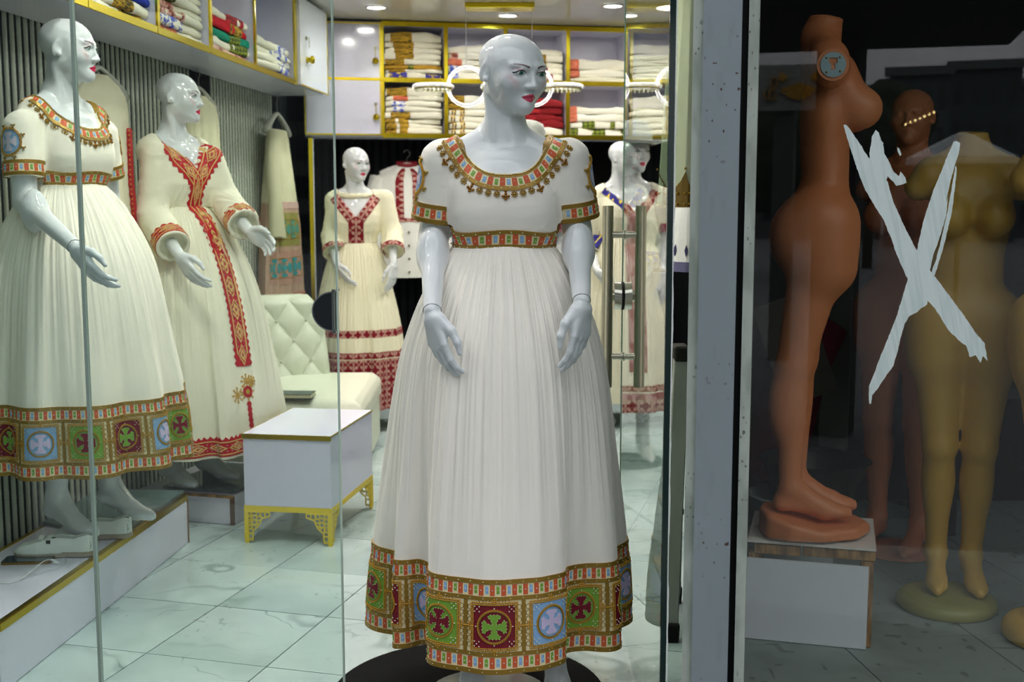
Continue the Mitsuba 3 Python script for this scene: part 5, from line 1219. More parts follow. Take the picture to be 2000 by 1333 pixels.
M_, w = bay(2, 0)
stack(M_, w, [(.05, W_, [], 'plain white cloth'), (.045, '#6d1519', [(.0, .5, 5)], rd), (.050, '#6d1519', [(.0, .5, 5)], rd), (.050, '#6d1519', [(.1, .6, 5)], rd), (.052, '#741a1e', [(.1, .5, 5)], rd)], 'the stack of red cloths', 6)
M_, w = bay(3, 1)
stack(M_, w, [(.036, I_, [], 'plain cream cloth'), (.050, W_, band(3, .0, .16), sa), (.066, W_, band(3, .0, .16), sa)], 'the upper stack right of the face', 7)
M_, w = bay(3, 0)
stack(M_, w, [(.052, W_, [(.02, .16, 6), (.42, .66, 6), (.94, 1., 6)], gw), (.046, W_, [(.22, .44, 6), (.72, .8, 6)], gw), (.050, W_, band(3, .0, .14), sa), (.052, W_, band(3, .0, .14), sa)], 'the lower stack right of the face', 8)
for r_, wh in ((1, 'the upper stack behind the door'), (0, 'the lower stack behind the door')):
    M_, w = bay(4, r_)
    stack(M_, w, [(.05, W_, band((7, 1)[r_], .7, .95), pk if r_ == 0 else gb), (.046, W_, [], 'plain cream cloth'), (.05, I_, band(9, .75, 1), pk), (.05, W_, [], 'plain white cloth')], wh, 9 + r_)
# the cupboard on the left wall
def lbay(i):
    a, b = lp[i] + .014, lp[i + 1] - .014
    return frame(wl(a, LDEP - .012, ZL0 + .0225), WD), b - a
M_, w = lbay(4)
stack(M_, w, [(.024, W_, [(.05, .45, 8)], 'white cloth with a bright blue border'), (.034, W_, [(.05, .35, 2)], bw), (.036, W_, [(.02, .2, 2)], 'white cloth with a pale blue border'), (.036, W_, [(.1, .5, 2)], bw), (.044, W_, [(.05, .3, 2)], 'thick white cloth with a blue and brown edge')], 'the far left-wall bay', 21, .27, mirror_=True)
M_, w = lbay(3)
stack(M_, w, [(.034, '#c9a99a', [(.0, .75, 7)], 'red and white patterned cloth'), (.044, W_, [(.05, .42, 6)], 'white cloth with black and yellow border'), (.044, '#0d6d58', [(.2, .4, 6)], 'dark green cloth'), (.048, '#a31321', [(.1, .4, 1)], 'red cloth with a gold edge'), (.040, W_, [(.1, .5, 5)], 'white cloth with a red edge')], 'the third left-wall bay', 22, .26, mirror_=True)
M_, w = lbay(2)
stack(M_, w, [(.036, W_, [(.45, .98, 3)], 'white cloth with a pink border'), (.040, W_, [(.4, .9, 2)], 'white cloth with a blue flowered border'), (.034, W_, [(.45, .98, 7)], 'white cloth with a brown striped border'), (.034, W_, [(.55, .9, 7)], pk), (.036, W_, [(.6, .9, 6)], 'white cloth with a green edge'), (.04, W_, [(.7, .95, 3)], sa), (.045, W_, [], 'plain white cloth'), (.045, W_, [], 'plain white cloth')], 'the second left-wall bay', 23, .27, mirror_=True)
M_, w = lbay(1)
stack(M_, w, [(.030, W_, [(.1, .5, 1)], 'white cloth with a red and yellow edge'), (.044, W_, [(.3, .6, 1)], 'white cloth with a dark border'), (.04, '#20308c', [(.3, .7, 8)], 'deep blue cloth'), (.055, '#35b39d', [], 'turquoise cloth')], 'the first left-wall bay', 24, .27, mirror_=True)
M_, w = lbay(0)
stack(M_, w, [(.036, W_, [(.0, .3, 1)], gb), (.04, W_, [(.1, .4, 7)], pk), (.04, W_, [], 'plain white cloth')], 'the near left-wall bay', 25, .27, mirror_=True)

# ------------------------------------------------------------------ garments on hangers
def hanger(par, M, wid=.40, drop=.085, col='#a9aaa0', hook=.1):
    a = [(x, 0, -drop * (abs(x) / (wid / 2)) ** 1.3) for x in np.linspace(-wid / 2, wid / 2, 17)]
    add('shoulder_bar', tube(a, [.008 + .014 * min(1, abs(x) / (wid / 2) + .25) for x in np.linspace(-1, 1, 17) * wid / 2], 10), 'vc_satin', par, True, col, M=M)
    h = [(0, 0, .008), (0, 0, hook * .5)] + [(.022 * math.sin(q), 0, hook * .5 + .024 - .024 * math.cos(q)) for q in np.linspace(.4, 4.4, 12)]
    add('hook', tube(h, .0022, 8), 'vc_metal', par, True, '#9a9c98', M=M)
def drape(prof, n=60, folds=9, amp=.012, seed=1, zt=12):
    """a hanging garment: prof = [(z, half width, half depth)]"""
    p = np.array(prof); r = np.random.default_rng(seed); ph = r.uniform(0, 6, 4)
    def fn(u, v):
        z = p[0, 0] + (p[-1, 0] - p[0, 0]) * v; a, b = np.interp(-z, -p[:, 0], p[:, 1]), np.interp(-z, -p[:, 0], p[:, 2]); t = 2 * np.pi * u
        k = amp * np.clip(v * 2, 0, 1) * (np.sin(folds * t + ph[0] + 1.3 * np.sin(2 * t + ph[1])) + .5 * np.sin(folds * 2.3 * t + ph[2]))
        return np.stack([np.sign(np.cos(t)) * np.abs(np.cos(t)) ** .8 * (a + k * .3), -np.sin(t) * b - k * np.abs(np.sin(t)), z], 1)
    return fn
def wallM(px, py, d=.07):   # a point on the plane d off the left wall, x along the wall
    r = ray(px, py); o = W0 + WN * d; t = ((o - EYE) @ WN) / (r @ WN); q = EYE + r * t; return frame(q, WD), q
# one: behind the nearest mannequin
Mg, q = wallM(192, 132, .09); G = thing('hanging_dress', 'cream dress with red and gold edging on a hanger, half hidden behind the nearest mannequin', 'dress')
hk = thing('hanger', 'grey hanger behind the face of the nearest mannequin', 'hanger'); hanger(hk, Mg, .50, .10)
fn = drape([(-.03, .06, .03), (-.075, .20, .045), (-.14, .235, .055), (-.45, .20, .06), (-1.0, .26, .075)], seed=3); m, uv = sheet(fn, np.linspace(0, 1, 90), np.linspace(0, 1, 30)); add('cloth', m, 'vc_cloth', G, True, '#d2cdb4', M=Mg)
sf = lambda x, t, d: fn(np.interp(np.asarray(x), [-.3, .3], [.5, 0.0]), np.asarray(t) / .97) + np.array([[0, -1, 0]]) * np.broadcast_to(d, (len(np.asarray(x)),))[:, None]
n0 = set(scene)
zs = polypatch(lambda x, t, d: sf(np.asarray(x) + .13, np.asarray(t) + .2, d), sawtooth(.022, .5, 12, True, .010), .012, .02); add('red_strip', zs[0], 'vc_thread', G, True, '#a31a24', zs[1])
add('gold_fringe', beads(on(lambda x, t, d: sf(x, t, d), [(.13 + s_ * .036, t) for t in np.arange(.21, .7, .02) for s_ in (1, -1)], .014), .004), 'vc_bead', G, True, BEADG, kind='stuff')
settle(n0, Mg)
# two: behind the second mannequin
Mg, q = wallM(388, 172, .09); G = thing('hanging_dress', 'plain cream dress on a hanger behind the second mannequin', 'dress')
hk = thing('hanger', 'grey hanger behind the face of the second mannequin', 'hanger'); hanger(hk, Mg, .52, .11)
fn = drape([(-.04, .05, .03), (-.08, .19, .05), (-.15, .215, .06), (-.5, .20, .065), (-1.15, .27, .08)], seed=6, folds=12); m, uv = sheet(fn, np.linspace(0, 1, 110), np.linspace(0, 1, 30)); add('cloth', m, 'vc_cloth', G, True, '#d3cfb0', M=Mg)
# three: the cream tunic with flowered panels
Mg, q = wallM(541, 222, .10); G = thing('hanging_dress', 'cream tunic with pink and turquoise panels hanging at the end of the fluted wall', 'dress')
hk = thing('hanger', 'grey hanger carrying the cream tunic with pink panels', 'hanger'); hanger(hk, Mg, .50, .115, hook=.14)
fn = drape([(-.10, .155, .035), (-.16, .17, .05), (-.45, .21, .07), (-.70, .25, .085), (-1.16, .31, .10)], seed=9, folds=8, amp=.016); m, uv = sheet(fn, np.linspace(0, 1, 120), np.linspace(0, .42, 20)); add('cloth', m, 'vc_cloth', G, True, '#d5d1b2', M=Mg)
m, uv = sheet(fn, np.linspace(0, 1, 120), np.linspace(.41, 1, 26)); add('skirt_panel', m, 'vc_thread', G, True, '#b89a85', uv, M=Mg)
n0 = set(scene)
sf = lambda x, t, d: fn(.25 - np.asarray(x) * .62, np.clip(np.asarray(t) / 1.06, 0, 1)) + np.array([[0, -1, 0]]) * np.broadcast_to(d, (len(np.asarray(x)),))[:, None]
for t0, t1, c in ((.435, .475, '#c8a7a0'), (.99, 1.045, '#b5796b')): m, uv = patch(sf, -.36, .36, t0, t1, .004, 50, 3); add('border_band', m, 'vc_thread', G, True, c, uv)
for x in (-.31, -.16, 0, .16, .31):
    for cy, col in ((.60, '#4f8f80'), (.83, '#2f8f96')):
        c_ = affinity.translate(cross_poly(.055), x, cy); m = polypatch(sf, sbox(x - .062, cy - .10, x + .062, cy + .10), .003, .03); add('embroidered_square', m[0], 'vc_thread', G, True, '#8f8a4a' if cy < .7 else '#b58d7d', m[1])
        m = polypatch(sf, c_, .006, .03); add('cross', m[0], 'vc_thread', G, True, col, m[1])
        add('gold_beads', beads(on(sf, np.vstack([along(sq((x, cy), .058), .016), along(circ((x, cy), .03), .014)]), .007), .0042), 'vc_bead', G, True, BEADG, kind='stuff')
settle(n0, Mg)
sl = tube([(-.16, -.03, -.13), (-.215, -.05, -.32), (-.235, -.07, -.55), (-.25, -.08, -.75)], [.05, .06, .058, .07], 16); sl.vertices[:, 1] *= .7; sl.vertices += ((meshkit.noise(sl.vertices * [9, 9, 22], 3) - .5) * .03)[:, None]
add('sleeve', sl, 'vc_cloth', G, True, '#cdc9aa', M=Mg)
# the white shirt with the maroon placket on the back wall
Mg = frame(bk(sbk(801, 330), -.21, at(801, 318, 7.75)[2]), BD); G = thing('hanging_shirt', 'white collarless shirt with a maroon woven placket hanging before the black back wall', 'shirt')
hk = thing('hanger', 'white hanger inside the white shirt at the back', 'hanger'); hanger(hk, Mg @ mat(0, 0, .0), .36, .07, '#d5d6d2', .09)
fn = drape([(-.01, .062, .035), (-.03, .10, .05), (-.065, .19, .06), (-.12, .232, .07), (-.40, .225, .085), (-.77, .235, .09)], seed=12, folds=7, amp=.006); m, uv = sheet(fn, np.linspace(0, 1, 90), np.linspace(0, 1, 30)); add('cloth', m, 'vc_cloth', G, True, '#dfe0da', M=Mg)
n0 = set(scene); sf = lambda x, t, d: fn(.25 - np.asarray(x) / .9, np.clip(np.asarray(t) / .76, 0, 1)) + np.array([[0, -1, 0]]) * np.broadcast_to(d, (len(np.asarray(x)),))[:, None]
for x0, x1, t0, t1 in ((-.042, -.012, .02, .38), (.012, .042, .02, .38), (-.042, .042, .355, .38)): m, uv = patch(sf, x0, x1, t0, t1, .006, 3, 12); add('placket', m, 'weave', G, True, None, KU(0, uv))
add('collar', tube([(.062 * math.cos(a), -.035 * math.sin(a) - .004, .008 - .02 * max(0, math.sin(a))) for a in np.linspace(0, 2 * np.pi, 29)[:-1]], .013, 8, closed=True), 'vc_thread', G, True, '#7c1620', np.zeros((28 * 8, 2)))
for t in (.45, .54, .63, .72): add('button', beads(on(sf, [(0, t)], .006), .008, 1), 'vc_satin', G, True, '#6b5a48')
for s in (1, -1):
    sl = tube([(s * .20, -.0, -.085), (s * .235, -.02, -.25), (s * .25, -.03, -.5), (s * .25, -.03, -.62)], [.05, .062, .06, .055], 14); add('sleeve', sl, 'vc_cloth', G, True, '#d6d7d1')
settle(n0, Mg)
# on the right wall, just inside the door
def rightM(px, py, Y, rz=0.0):
    q = at(px, py, Y); return frame(q, RD) @ mat(rz=rz)
Mg = rightM(1358, -85, 3.5); G = thing('hanging_dress', 'cream garment with a gold-brown embroidered hem hanging between the door and the steel post', 'dress')
fn = drape([(0, .05, .03), (-.1, .10, .05), (-.35, .14, .065), (-.72, .17, .085)], seed=15, folds=7, amp=.012); m, uv = sheet(fn, np.linspace(0, 1, 90), np.linspace(0, 1, 24)); add('cloth', m, 'vc_cloth', G, True, '#d9d3b8', M=Mg)
n0 = set(scene); sf = lambda u, t, d: fn(np.asarray(u), 1 - np.asarray(t) / .72) + np.array([[0, 0, -.004]]) + np.concatenate([np.cos(2 * np.pi * np.asarray(u))[:, None], -np.sin(2 * np.pi * np.asarray(u))[:, None], 0 * np.asarray(u)[:, None]], 1) * np.broadcast_to(d, (len(np.asarray(u)),))[:, None]
t = np.linspace(0, 1, 25); zp = Polygon([(0, 0)] + [(x, .05 + .05 * (i % 2)) for i, x in enumerate(t)] + [(1, 0)]); m = polypatch(sf, zp, .004, .04); add('hem_embroidery', m[0], 'vc_braid', G, True, '#8f6a34', m[1])
add('gold_beads', beads(on(sf, [(x, .055 + .055 * (i % 2)) for i, x in enumerate(t)] + [(x, y) for x in np.arange(0, 1, .03) for y in (.01, .04)], .007), .004), 'vc_bead', G, True, BEADG, kind='stuff')
settle(n0, Mg)
Mg = rightM(1350, 372, 4.3); G = thing('hanging_dress', 'white garment with small blue diamonds at its hem, lower behind the steel post', 'dress')
fn = drape([(0, .10, .05), (-.1, .14, .06), (-.29, .16, .075)], seed=17, folds=6, amp=.010); m, uv = sheet(fn, np.linspace(0, 1, 70), np.linspace(0, 1, 10)); add('cloth', m, 'vc_cloth', G, True, '#d6d8d4', M=Mg)
n0 = set(scene); sf2 = lambda u, t, d: fn(np.asarray(u), 1 - np.asarray(t) / .29) + np.concatenate([np.cos(2 * np.pi * np.asarray(u))[:, None], -np.sin(2 * np.pi * np.asarray(u))[:, None], 0 * np.asarray(u)[:, None]], 1) * np.broadcast_to(d, (len(np.asarray(u)),))[:, None]
for x in np.arange(.03, 1, .085): m = polypatch(sf2, Polygon([(x, .055), (x + .018, .075), (x, .095), (x - .018, .075)]), .004, .03); add('blue_diamond', m[0], 'vc_thread', G, True, '#23244f', m[1])
m, uv = patch(sf2, 0, 1, .0, .035, .003, 60, 2); add('hem_band', m, 'vc_thread', G, True, '#5a5878', uv); settle(n0, Mg)
# stepladder
k = thing('stepladder', 'folded aluminium stepladder leaning behind the door hinge', 'ladder')
la, lb = at(1331, 700, 3.75), at(1309, 1150, 3.55); lb[2] = .0; dv = np.array([.0, .36, 0])
for o, c in ((0, '#aeb1a8'), (1, '#9da097')):
    add('rail', bar(la + dv * o * .12, lb + dv * o + (np.array([.06, 0, 0]) if o else 0), .05, .022, .003, up=(0, 1, 0)), 'vc_satin', k, col=c)
    add('foot', bar(lb + dv * o + (np.array([.06, 0, .0]) if o else 0), lb + dv * o + np.array([.003 + .06 * o, 0, .06]), .056, .03, .004, up=(0, 1, 0)), 'vc_matt', k, col='#141515')
add('top_cap', bx(.05, .10, .05, la + np.array([0, .03, .015]), .006), 'vc_matt', k, col='#2a2a26')
for f in (.3, .55, .8): c_ = la + (lb - la) * f; add('tread', bar(c_ + np.array([.0, 0, 0]), c_ + dv * (.12 + .88 * f) * .9, .06, .02, .003), 'vc_satin', k, col='#a3a69c')

# ------------------------------------------------------------------ shoes, telephone, cable
def shoe_field(L=.262):
    F = Field((-.02, -.06, -.005), (L + .02, .06, .10), .0026)
    g = [F.lo[i] + F.h * np.arange(F.n[i]) for i in range(3)]; x, y, z = g[0][:, None, None], g[1][None, :, None], g[2][None, None, :]
    u = np.clip(x / L, 0, 1)
    half = np.interp(u, [0, .05, .15, .3, .5, .7, .85, .95, 1], [.012, .030, .041, .045, .038, .033, .035, .031, .012])      # 0 = toe
    top = np.interp(u, [0, .08, .25, .45, .55, .75, .92, 1], [.022, .036, .047, .062, .064, .060, .074, .070])
    cy = .004 * np.sin(u * 3.1)
    q = np.clip((z - .012) / (top - .012), 0, 1); hw = half * (1 - .34 * q ** 2.2)
    d = np.maximum(np.abs(y - cy) - hw, z - top); d = np.maximum(d, .010 - z); d = np.maximum(d, np.maximum(x - L, -x))
    dd = np.maximum(np.abs(y - cy) - (hw - .0065), np.maximum(.018 - z, np.maximum(.40 * L + 1.0 * (.066 - z) * 0 - x, x - (L - .008))))
    F.D = np.maximum(d, -dd).astype(np.float32)
    from scipy.ndimage import gaussian_filter
    F.D = gaussian_filter(F.D, .9); m = F.mesh()
    xs = np.linspace(0, L, 40); hh = np.interp(xs / L, [0, .05, .15, .3, .5, .7, .85, .95, 1], [.014, .031, .042, .046, .039, .034, .036, .032, .013]); c = .004 * np.sin(xs / L * 3.1)
    sole = extrude(Polygon(list(zip(xs, c + hh)) + list(zip(xs[::-1], (c - hh)[::-1]))).buffer(.001), .011)
    heel = extrude(Polygon(list(zip(xs[24:], (c + hh)[24:])) + list(zip(xs[24:][::-1], (c - hh)[24:][::-1]))).buffer(.0005), .016)
    vs = [(L * .40 + .02 * math.cos(a) * 0 - .004, .030 * math.sin(a), .058 + .004 * math.cos(a)) for a in np.linspace(-1.2, 1.2, 13)]
    return m, sole, heel, vs
sm, ss, sh_, sv = shoe_field()
for i, (px, py, dz, rz) in enumerate(((104, 1086, 0, .06), (178, 1052, .0, .10))):
    k = thing('shoe', ('white leather loafer in front on the low platform, beside the telephone', 'white leather loafer half hidden behind the front one')[i], 'shoe', )
    c = onz(px, py, PZ + .01); Mx = mat(c[0] - .135, c[1] + .025, PZ + .004, rz)
    add('upper', sm, 'vc_satin', k, True, '#d4d9d5', M=Mx); add('sole', ss, 'vc_matt', k, 40, '#9a8f80', M=Mx)
    add('heel', sh_, 'vc_matt', k, 40, '#938878', M=Mx)
    vt, _ = sheet(lambda u, v: np.stack([.262 * (.38 - .06 * v + .05 * np.abs(u) ** 2 * 0), .026 * u, .0655 + .003 * v - .009 * u ** 2], 1), np.linspace(-1, 1, 12), np.linspace(0, 1, 5)); add('tongue', vt, 'vc_satin', k, True, '#c7ccc6', M=Mx)
    add('elastic', cat_([bx(.014, .002, .012, (.118, s_ * .0305, .052), .0005, 0) for s_ in (1, -1)]), 'vc_matt', k, col='#17191a', M=Mx, kind='stuff')
k = thing('telephone', 'dark telephone with a brass-coloured edge lying on the near end of the low platform', 'telephone')
c = onz(56, 1097, PZ); Mx = mat(c[0], c[1], PZ + .005, .10)
def rrect(w, h, r): return sbox(-w / 2 + r, -h / 2 + r, w / 2 - r, h / 2 - r).buffer(r, 8)
add('body', mv(extrude(rrect(.158, .076, .011), .008), 0, 0, -.004), 'vc_metal', k, 40, '#8c6f3f', M=Mx); add('screen', mv(extrude(rrect(.153, .071, .009), .0012), 0, 0, .0042), 'vc_gloss', k, 40, '#27333a', M=Mx)
k = thing('charging_cable', 'thin white charging cable running from the telephone across the platform', 'cable')
Z = PZ + .004
def pz(px, py, dz=0.): return onz(px, py, Z + dz) + 0
cp = [pz(108, 1096, .006), pz(99, 1094, .010), pz(84, 1098, .016), pz(62, 1116, .008), pz(36, 1134), pz(14, 1139), pz(-20, 1138), pz(-60, 1140)]
from scipy.interpolate import CubicSpline
cs = CubicSpline(np.arange(len(cp)), np.array(cp)); add('cord', tube(cs(np.linspace(0, len(cp) - 1, 70)), .0017, 7), 'vc_satin', k, True, '#d7dcdc')
cp = [pz(108, 1096, .006), pz(125, 1091, .004), pz(129, 1098), pz(118, 1108), pz(80, 1120), pz(40, 1136)]; cs = CubicSpline(np.arange(len(cp)), np.array(cp)); add('cord', tube(cs(np.linspace(0, len(cp) - 1, 60)), .0010, 6), 'vc_satin', k, True, '#aeb4b8')
add('plug', cat_([bar(pz(100, 1094, .010), pz(111, 1096, .007), .008, .005, .001), bar(pz(104, 1099, .007), pz(116, 1099, .006), .007, .005, .001)]), 'vc_satin', k, col='#dfe2e2', kind='stuff')

# ------------------------------------------------------------------ the neighbour's display: unclothed dummies
scene['dummy_base'] = prin('#8f8a4c', .4, .5); scene['dummy_orange'] = prin('#d08055', .42, .5); scene['dummy_yellow'] = prin('#c7a048', .42, .5)
ARMOFF = lambda s: [(cone((s * .128, .012, 1.405), (s * .165, .014, 1.375), .052, .046), .03)]
def neckcut(z): return lambda x, y, zz: zz - (z + .12 * y)
def nude(M, mat_, label, head=None, legs=None, arms=(), bust=1.0, cut=1.555, h=.0075, extra=()):
    k = thing('mannequin', label, 'mannequin'); ex = list(extra)
    for s in (1, -1): ex += [('add', ell((s * .072, -.088, 1.275), (.060, .066, .064)), .025), ('add', ell((s * .074, .070, .890), (.086, .084, .105)), .06), ('add', cone((s * .085, 0, .80), (s * .095, .005, .93), .095, .10), .04)]
    if head is None: ex += [('add', cone((0, .028, 1.44), (0, .0, 1.62), .050, .050), .03)]
    cutfn = None
    if head is None:
        c = neckcut(cut)
        def cutfn(x, y, z): return c(x, y, z) + 0 * x
    m, uv, F = body_mesh(head, [ARMOFF(1), ARMOFF(-1)] + list(arms), legs, True, h, .004, ex, cutfn, .80)
    add('body', m, mat_, k, True, M=M); return k
# the orange one, seen from its right side
MO = mat(*at(1600, 700, 3.66)[:2], .385, math.radians(82), 1.0)
tilt = trimesh.transformations.rotation_matrix(math.radians(5), (1, 0, 0), (0, 0, .9))
k = nude(MO, 'dummy_orange', 'headless orange-brown dummy in side view standing on a white box', legs=[leg_parts(-1, (-.085, .015, .86), (-.07, .085, .49), (-.055, .085, .095), (-.052, -.025, .03), (-.050, -.095, .018)), leg_parts(1, (.085, .01, .86), (.075, .055, .49), (.06, .06, .095), (.058, -.055, .03), (.055, -.125, .018))])
qc = np.array([-.196, .012, 1.39]); pl = [mv(lathe([(0, 0), (.046, 0), (.046, .012), (.0, .012)], 28), ry=-math.pi / 2), ]
mm = cat_(pl); mm.apply_translation(qc); add('shoulder_socket', mm, 'dummy_orange', k, 30, M=MO)
pk_ = Point(0, 0).buffer(.036, 12).difference(sbox(-.012, .004, .012, .02)).difference(sbox(-.006, -.014, .006, .006)); m = extrude(pk_, .004); m.apply_transform(trimesh.transformations.euler_matrix(math.pi / 2, 0, -math.pi / 2)); m.apply_translation(qc + np.array([-.0125, 0, 0]))
add('metal_plate', m, 'vc_brush', k, 30, '#8fa3aa', M=MO, label='round metal arm joint plate')
for a in (.8, 2.3, 3.9, 5.4): add('screw', beads([qc + np.array([-.017, .028 * math.cos(a), .028 * math.sin(a)])], .0035, 1), 'vc_metal', k, True, '#c9b27a', M=MO)
pl_ = Polygon([(-.13, .135), (-.17, .05), (-.165, -.07), (-.10, -.20), (0, -.255), (.10, -.22), (.155, -.10), (.15, .05), (.10, .13), (0, .15)]).buffer(-.02).buffer(.02)
hgt = lambda y: .046 + .05 * np.clip((y + .05) / .2, 0, 1)
an_ = np.linspace(0, 2 * np.pi, 73)[:-1]; rad_ = np.array([LineString([(0, -.05), (2 * math.cos(a), -.05 + 2 * math.sin(a))]).intersection(pl_.exterior).distance(Point(0, -.05)) for a in an_])
vv = []
for f_, zf_, dz_ in ((.97, 0, .0), (1.0, 0, .006), (1.0, 1, -.020), (.985, 1, -.010), (.95, 1, -.003), (.90, 1, 0), (.45, 1, 0), (.02, 1, 0)):
    xx, yy = f_ * rad_ * np.cos(an_), -.05 + f_ * rad_ * np.sin(an_); vv.append(np.stack([xx, yy, zf_ * hgt(yy) + dz_ + .004 * (1 - zf_)], 1))
n_ = len(an_); a_, b_ = np.meshgrid(np.arange(len(vv) - 1), np.arange(n_), indexing='ij')
basem = trimesh.Trimesh(np.vstack(vv) * .86, tri(np.stack([a_ * n_ + b_, a_ * n_ + (b_ + 1) % n_, (a_ + 1) * n_ + (b_ + 1) % n_, (a_ + 1) * n_ + b_], -1).reshape(-1, 4)), process=False)
MOb = mat(MO[0, 3] - .045, MO[1, 3] + .0, .328, math.radians(82))
add('base', basem, 'dummy_orange', k, 45, M=MOb)
k = thing('display_box', 'white board box with rough wooden battens carrying the orange dummy', 'box')
b1, b2 = onz(1455, 1245, 0), onz(1691, 1268, 0); be = (b2 - b1)[:2]; BXL = np.linalg.norm(be); be /= BXL; Mb2 = frame(np.array([*b1[:2], .0]), (*be, 0)); BZT = .318
add('front_board', bx(BXL, .012, .262, (BXL / 2, -.006, .133)), 'vc_satin', k, col='#dcdde6', M=Mb2)
add('top_board', bx(BXL + .02, .36, .008, (BXL / 2 + .01, .175, BZT)), 'vc_satin', k, col='#d8cfc8', M=Mb2)
for x0, x1 in ((.02, .165), (.17, BXL + .01), (BXL - .03, BXL + .02)): add('batten', bx(x1 - x0 - .003, .04, .030, ((x0 + x1) / 2, .022, .292 + .003 * (x0 > .1)), .002), 'wood', k, M=Mb2)
for x in (.02, BXL - .0): 
    for y in (.03, .32): add('post', bx(.03, .04, .276, (x, y, .139), .002), 'wood', k, M=Mb2)
# the yellow one facing out
MY = mat(*at(1880, 700, 3.95)[:2], .055, math.radians(-14), 1.0)
k2 = nude(MY, 'dummy_yellow', 'headless yellow dummy facing the window behind the painted cross', legs=[leg(-1, an=.1, spread=-.03), leg(1, an=.1, spread=-.025)])
add('base', lathe([(0, .052), (.125, .052), (.148, .046), (.162, .032), (.165, .014), (.158, .002), (0, .002)], 56, (MY[0, 3] - .05, MY[1, 3] - .085, 0)), 'dummy_base', k2, 50)
MY2 = mat(*at(2095, 700, 3.62)[:2], .075, math.radians(-8), 1.0)
k2 = nude(MY2, 'dummy_yellow', 'second yellow dummy cut off by the right edge of the picture', legs=[leg(-1, an=.1, spread=-.03), leg(1, an=.1, spread=-.03)])
add('base', lathe([(0, .07), (.13, .07), (.155, .06), (.17, .04), (.172, .014), (.162, .002), (0, .002)], 56, (MY2[0, 3] - .02, MY2[1, 3] - .06, 0)), 'dummy_yellow', k2, 50)
MB = mat(*at(1762, 700, 4.55)[:2], .012, math.radians(-40), 1.03)
k = nude(MB, 'dummy_orange', 'brown dummy with a head standing in shadow behind the others', head=head_frame(.2, 0, 0), legs=[leg(-1, an=.1), leg(1, an=.1)])
k2 = k; add('base', lathe([(0, .012), (.15, .012), (.16, .006), (.15, .001), (0, .001)], 40, (MB[0, 3], MB[1, 3] - .04, 0)), 'dummy_orange', k, 50)
# clutter behind the box
k = thing('tub', 'white plastic tub behind the orange dummy', 'tub'); c = at(1520, 950, 4.2)
add('shell', lathe([(0, .0), (.14, .0), (.165, .30), (.172, .31), (.162, .315), (.15, .30), (.12, .02), (0, .02)], 40, (c[0] + .06, c[1], .002)), 'vc_satin', k, 40, '#9aa3a0')
k = thing('basin', 'black plastic basin on the white tub', 'basin'); add('shell', lathe([(0, .0), (.14, .0), (.19, .115), (.205, .125), (.195, .13), (.17, .11), (.12, .02), (0, .02)], 40, (c[0] + .13, c[1], .318)), 'vc_satin', k, 40, '#131414')
k = thing('cloth_roll', 'maroon cloth leaning in the corner behind the orange dummy', 'cloth'); q = at(1560, 760, 4.75)
add('roll', tube([(q[0] - .10, q[1] + .05, .25), (q[0], q[1], .72), (q[0] + .12, q[1] - .02, .9)], [.13, .12, .08], 18), 'vc_cloth', k, True, '#5a1626')
add('lace_panel', mv(bx(.22, .01, .42, (0, 0, 0)), q[0] - .06, q[1] - .16, .80, 0, 0, -.35), 'vc_cloth', k, col='#4d4a44', label='patterned lace edge')
k = thing('board', 'plain grey board leaning behind the orange dummy', 'board'); q = at(1628, 790, 5.0); add('sheet', bx(.13, .02, 1.23, (q[0], q[1], .617), .004), 'vc_matt', k, col='#6a706c')
k = thing('shelf_table', 'dark table behind the dummies', 'table'); 
add('top', bx(1.2, .5, .04, (2.35, 4.95, .60), .004), 'vc_matt', k, col='#3b3c38')
for x in (1.82, 2.88): 
    for y in (4.75, 5.15): add('leg', bx(.05, .05, .578, (x, y, .29)), 'vc_matt', k, col='#2d2d2a')

# ------------------------------------------------------------------ the painted cross on the neighbour's window
def onglass(px, py, off=.0):
    d = ray(px, py); o = HX + FN * off; t = ((o - EYE) @ FN) / (d @ FN); return EYE + d * t
def glass_uv(px, py): q = onglass(px, py); return (q - HX) @ -FD, q[2]
def stroke(parent, name, pts, seed):
    p = Polygon([glass_uv(1400 + x / 2.0017, y / 2.0017) for x, y in pts]).buffer(0).segmentize(.004)
    c = np.array(p.exterior.coords); c = c + (np.stack([meshkit.noise(np.c_[c * 260, np.full(len(c), seed)], s) for s in (1, 2)], 1) - .5) * .0016
    m = extrude(Polygon(c).buffer(0), .0011); v = m.vertices
    w = HX - FD * v[:, :1] + FN * (v[:, 2:3] + .0012); w[:, 2] = v[:, 1]; m.vertices[:] = w
    add(name, m, 'brush_paint', parent)
def brush(p, n, uv): return mix(lin('#c9d3d1'), lin('#bcc8c6'), smoothstep(.35, .7, fbm(p.x * 20 + p.z * 12, p.x * 160 + p.z * 30, 0., 3)))
scene['brush_paint'] = prin(mikit.proc(brush), .55, .3)
k = thing('painted_cross', 'large white X brushed in paint on the neighbouring shop window', 'painted mark')
stroke(k, 'brush_stroke', [(495, 488), (508, 490), (548, 545), (592, 615), (640, 672), (668, 712), (690, 792), (730, 880), (775, 968), (832, 1056), (880, 1118), (905, 1152), (940, 1200), (972, 1242), (1010, 1300), (1047, 1345), (1058, 1412), (1040, 1392), (1030, 1420), (1012, 1390), (988, 1398), (975, 1350), (960, 1344), (944, 1330), (925, 1310), (905, 1292), (880, 1250), (850, 1205), (800, 1150), (742, 1085), (705, 1000), (680, 930), (652, 862), (612, 798), (578, 740), (548, 660), (535, 620), (510, 545)], 1)
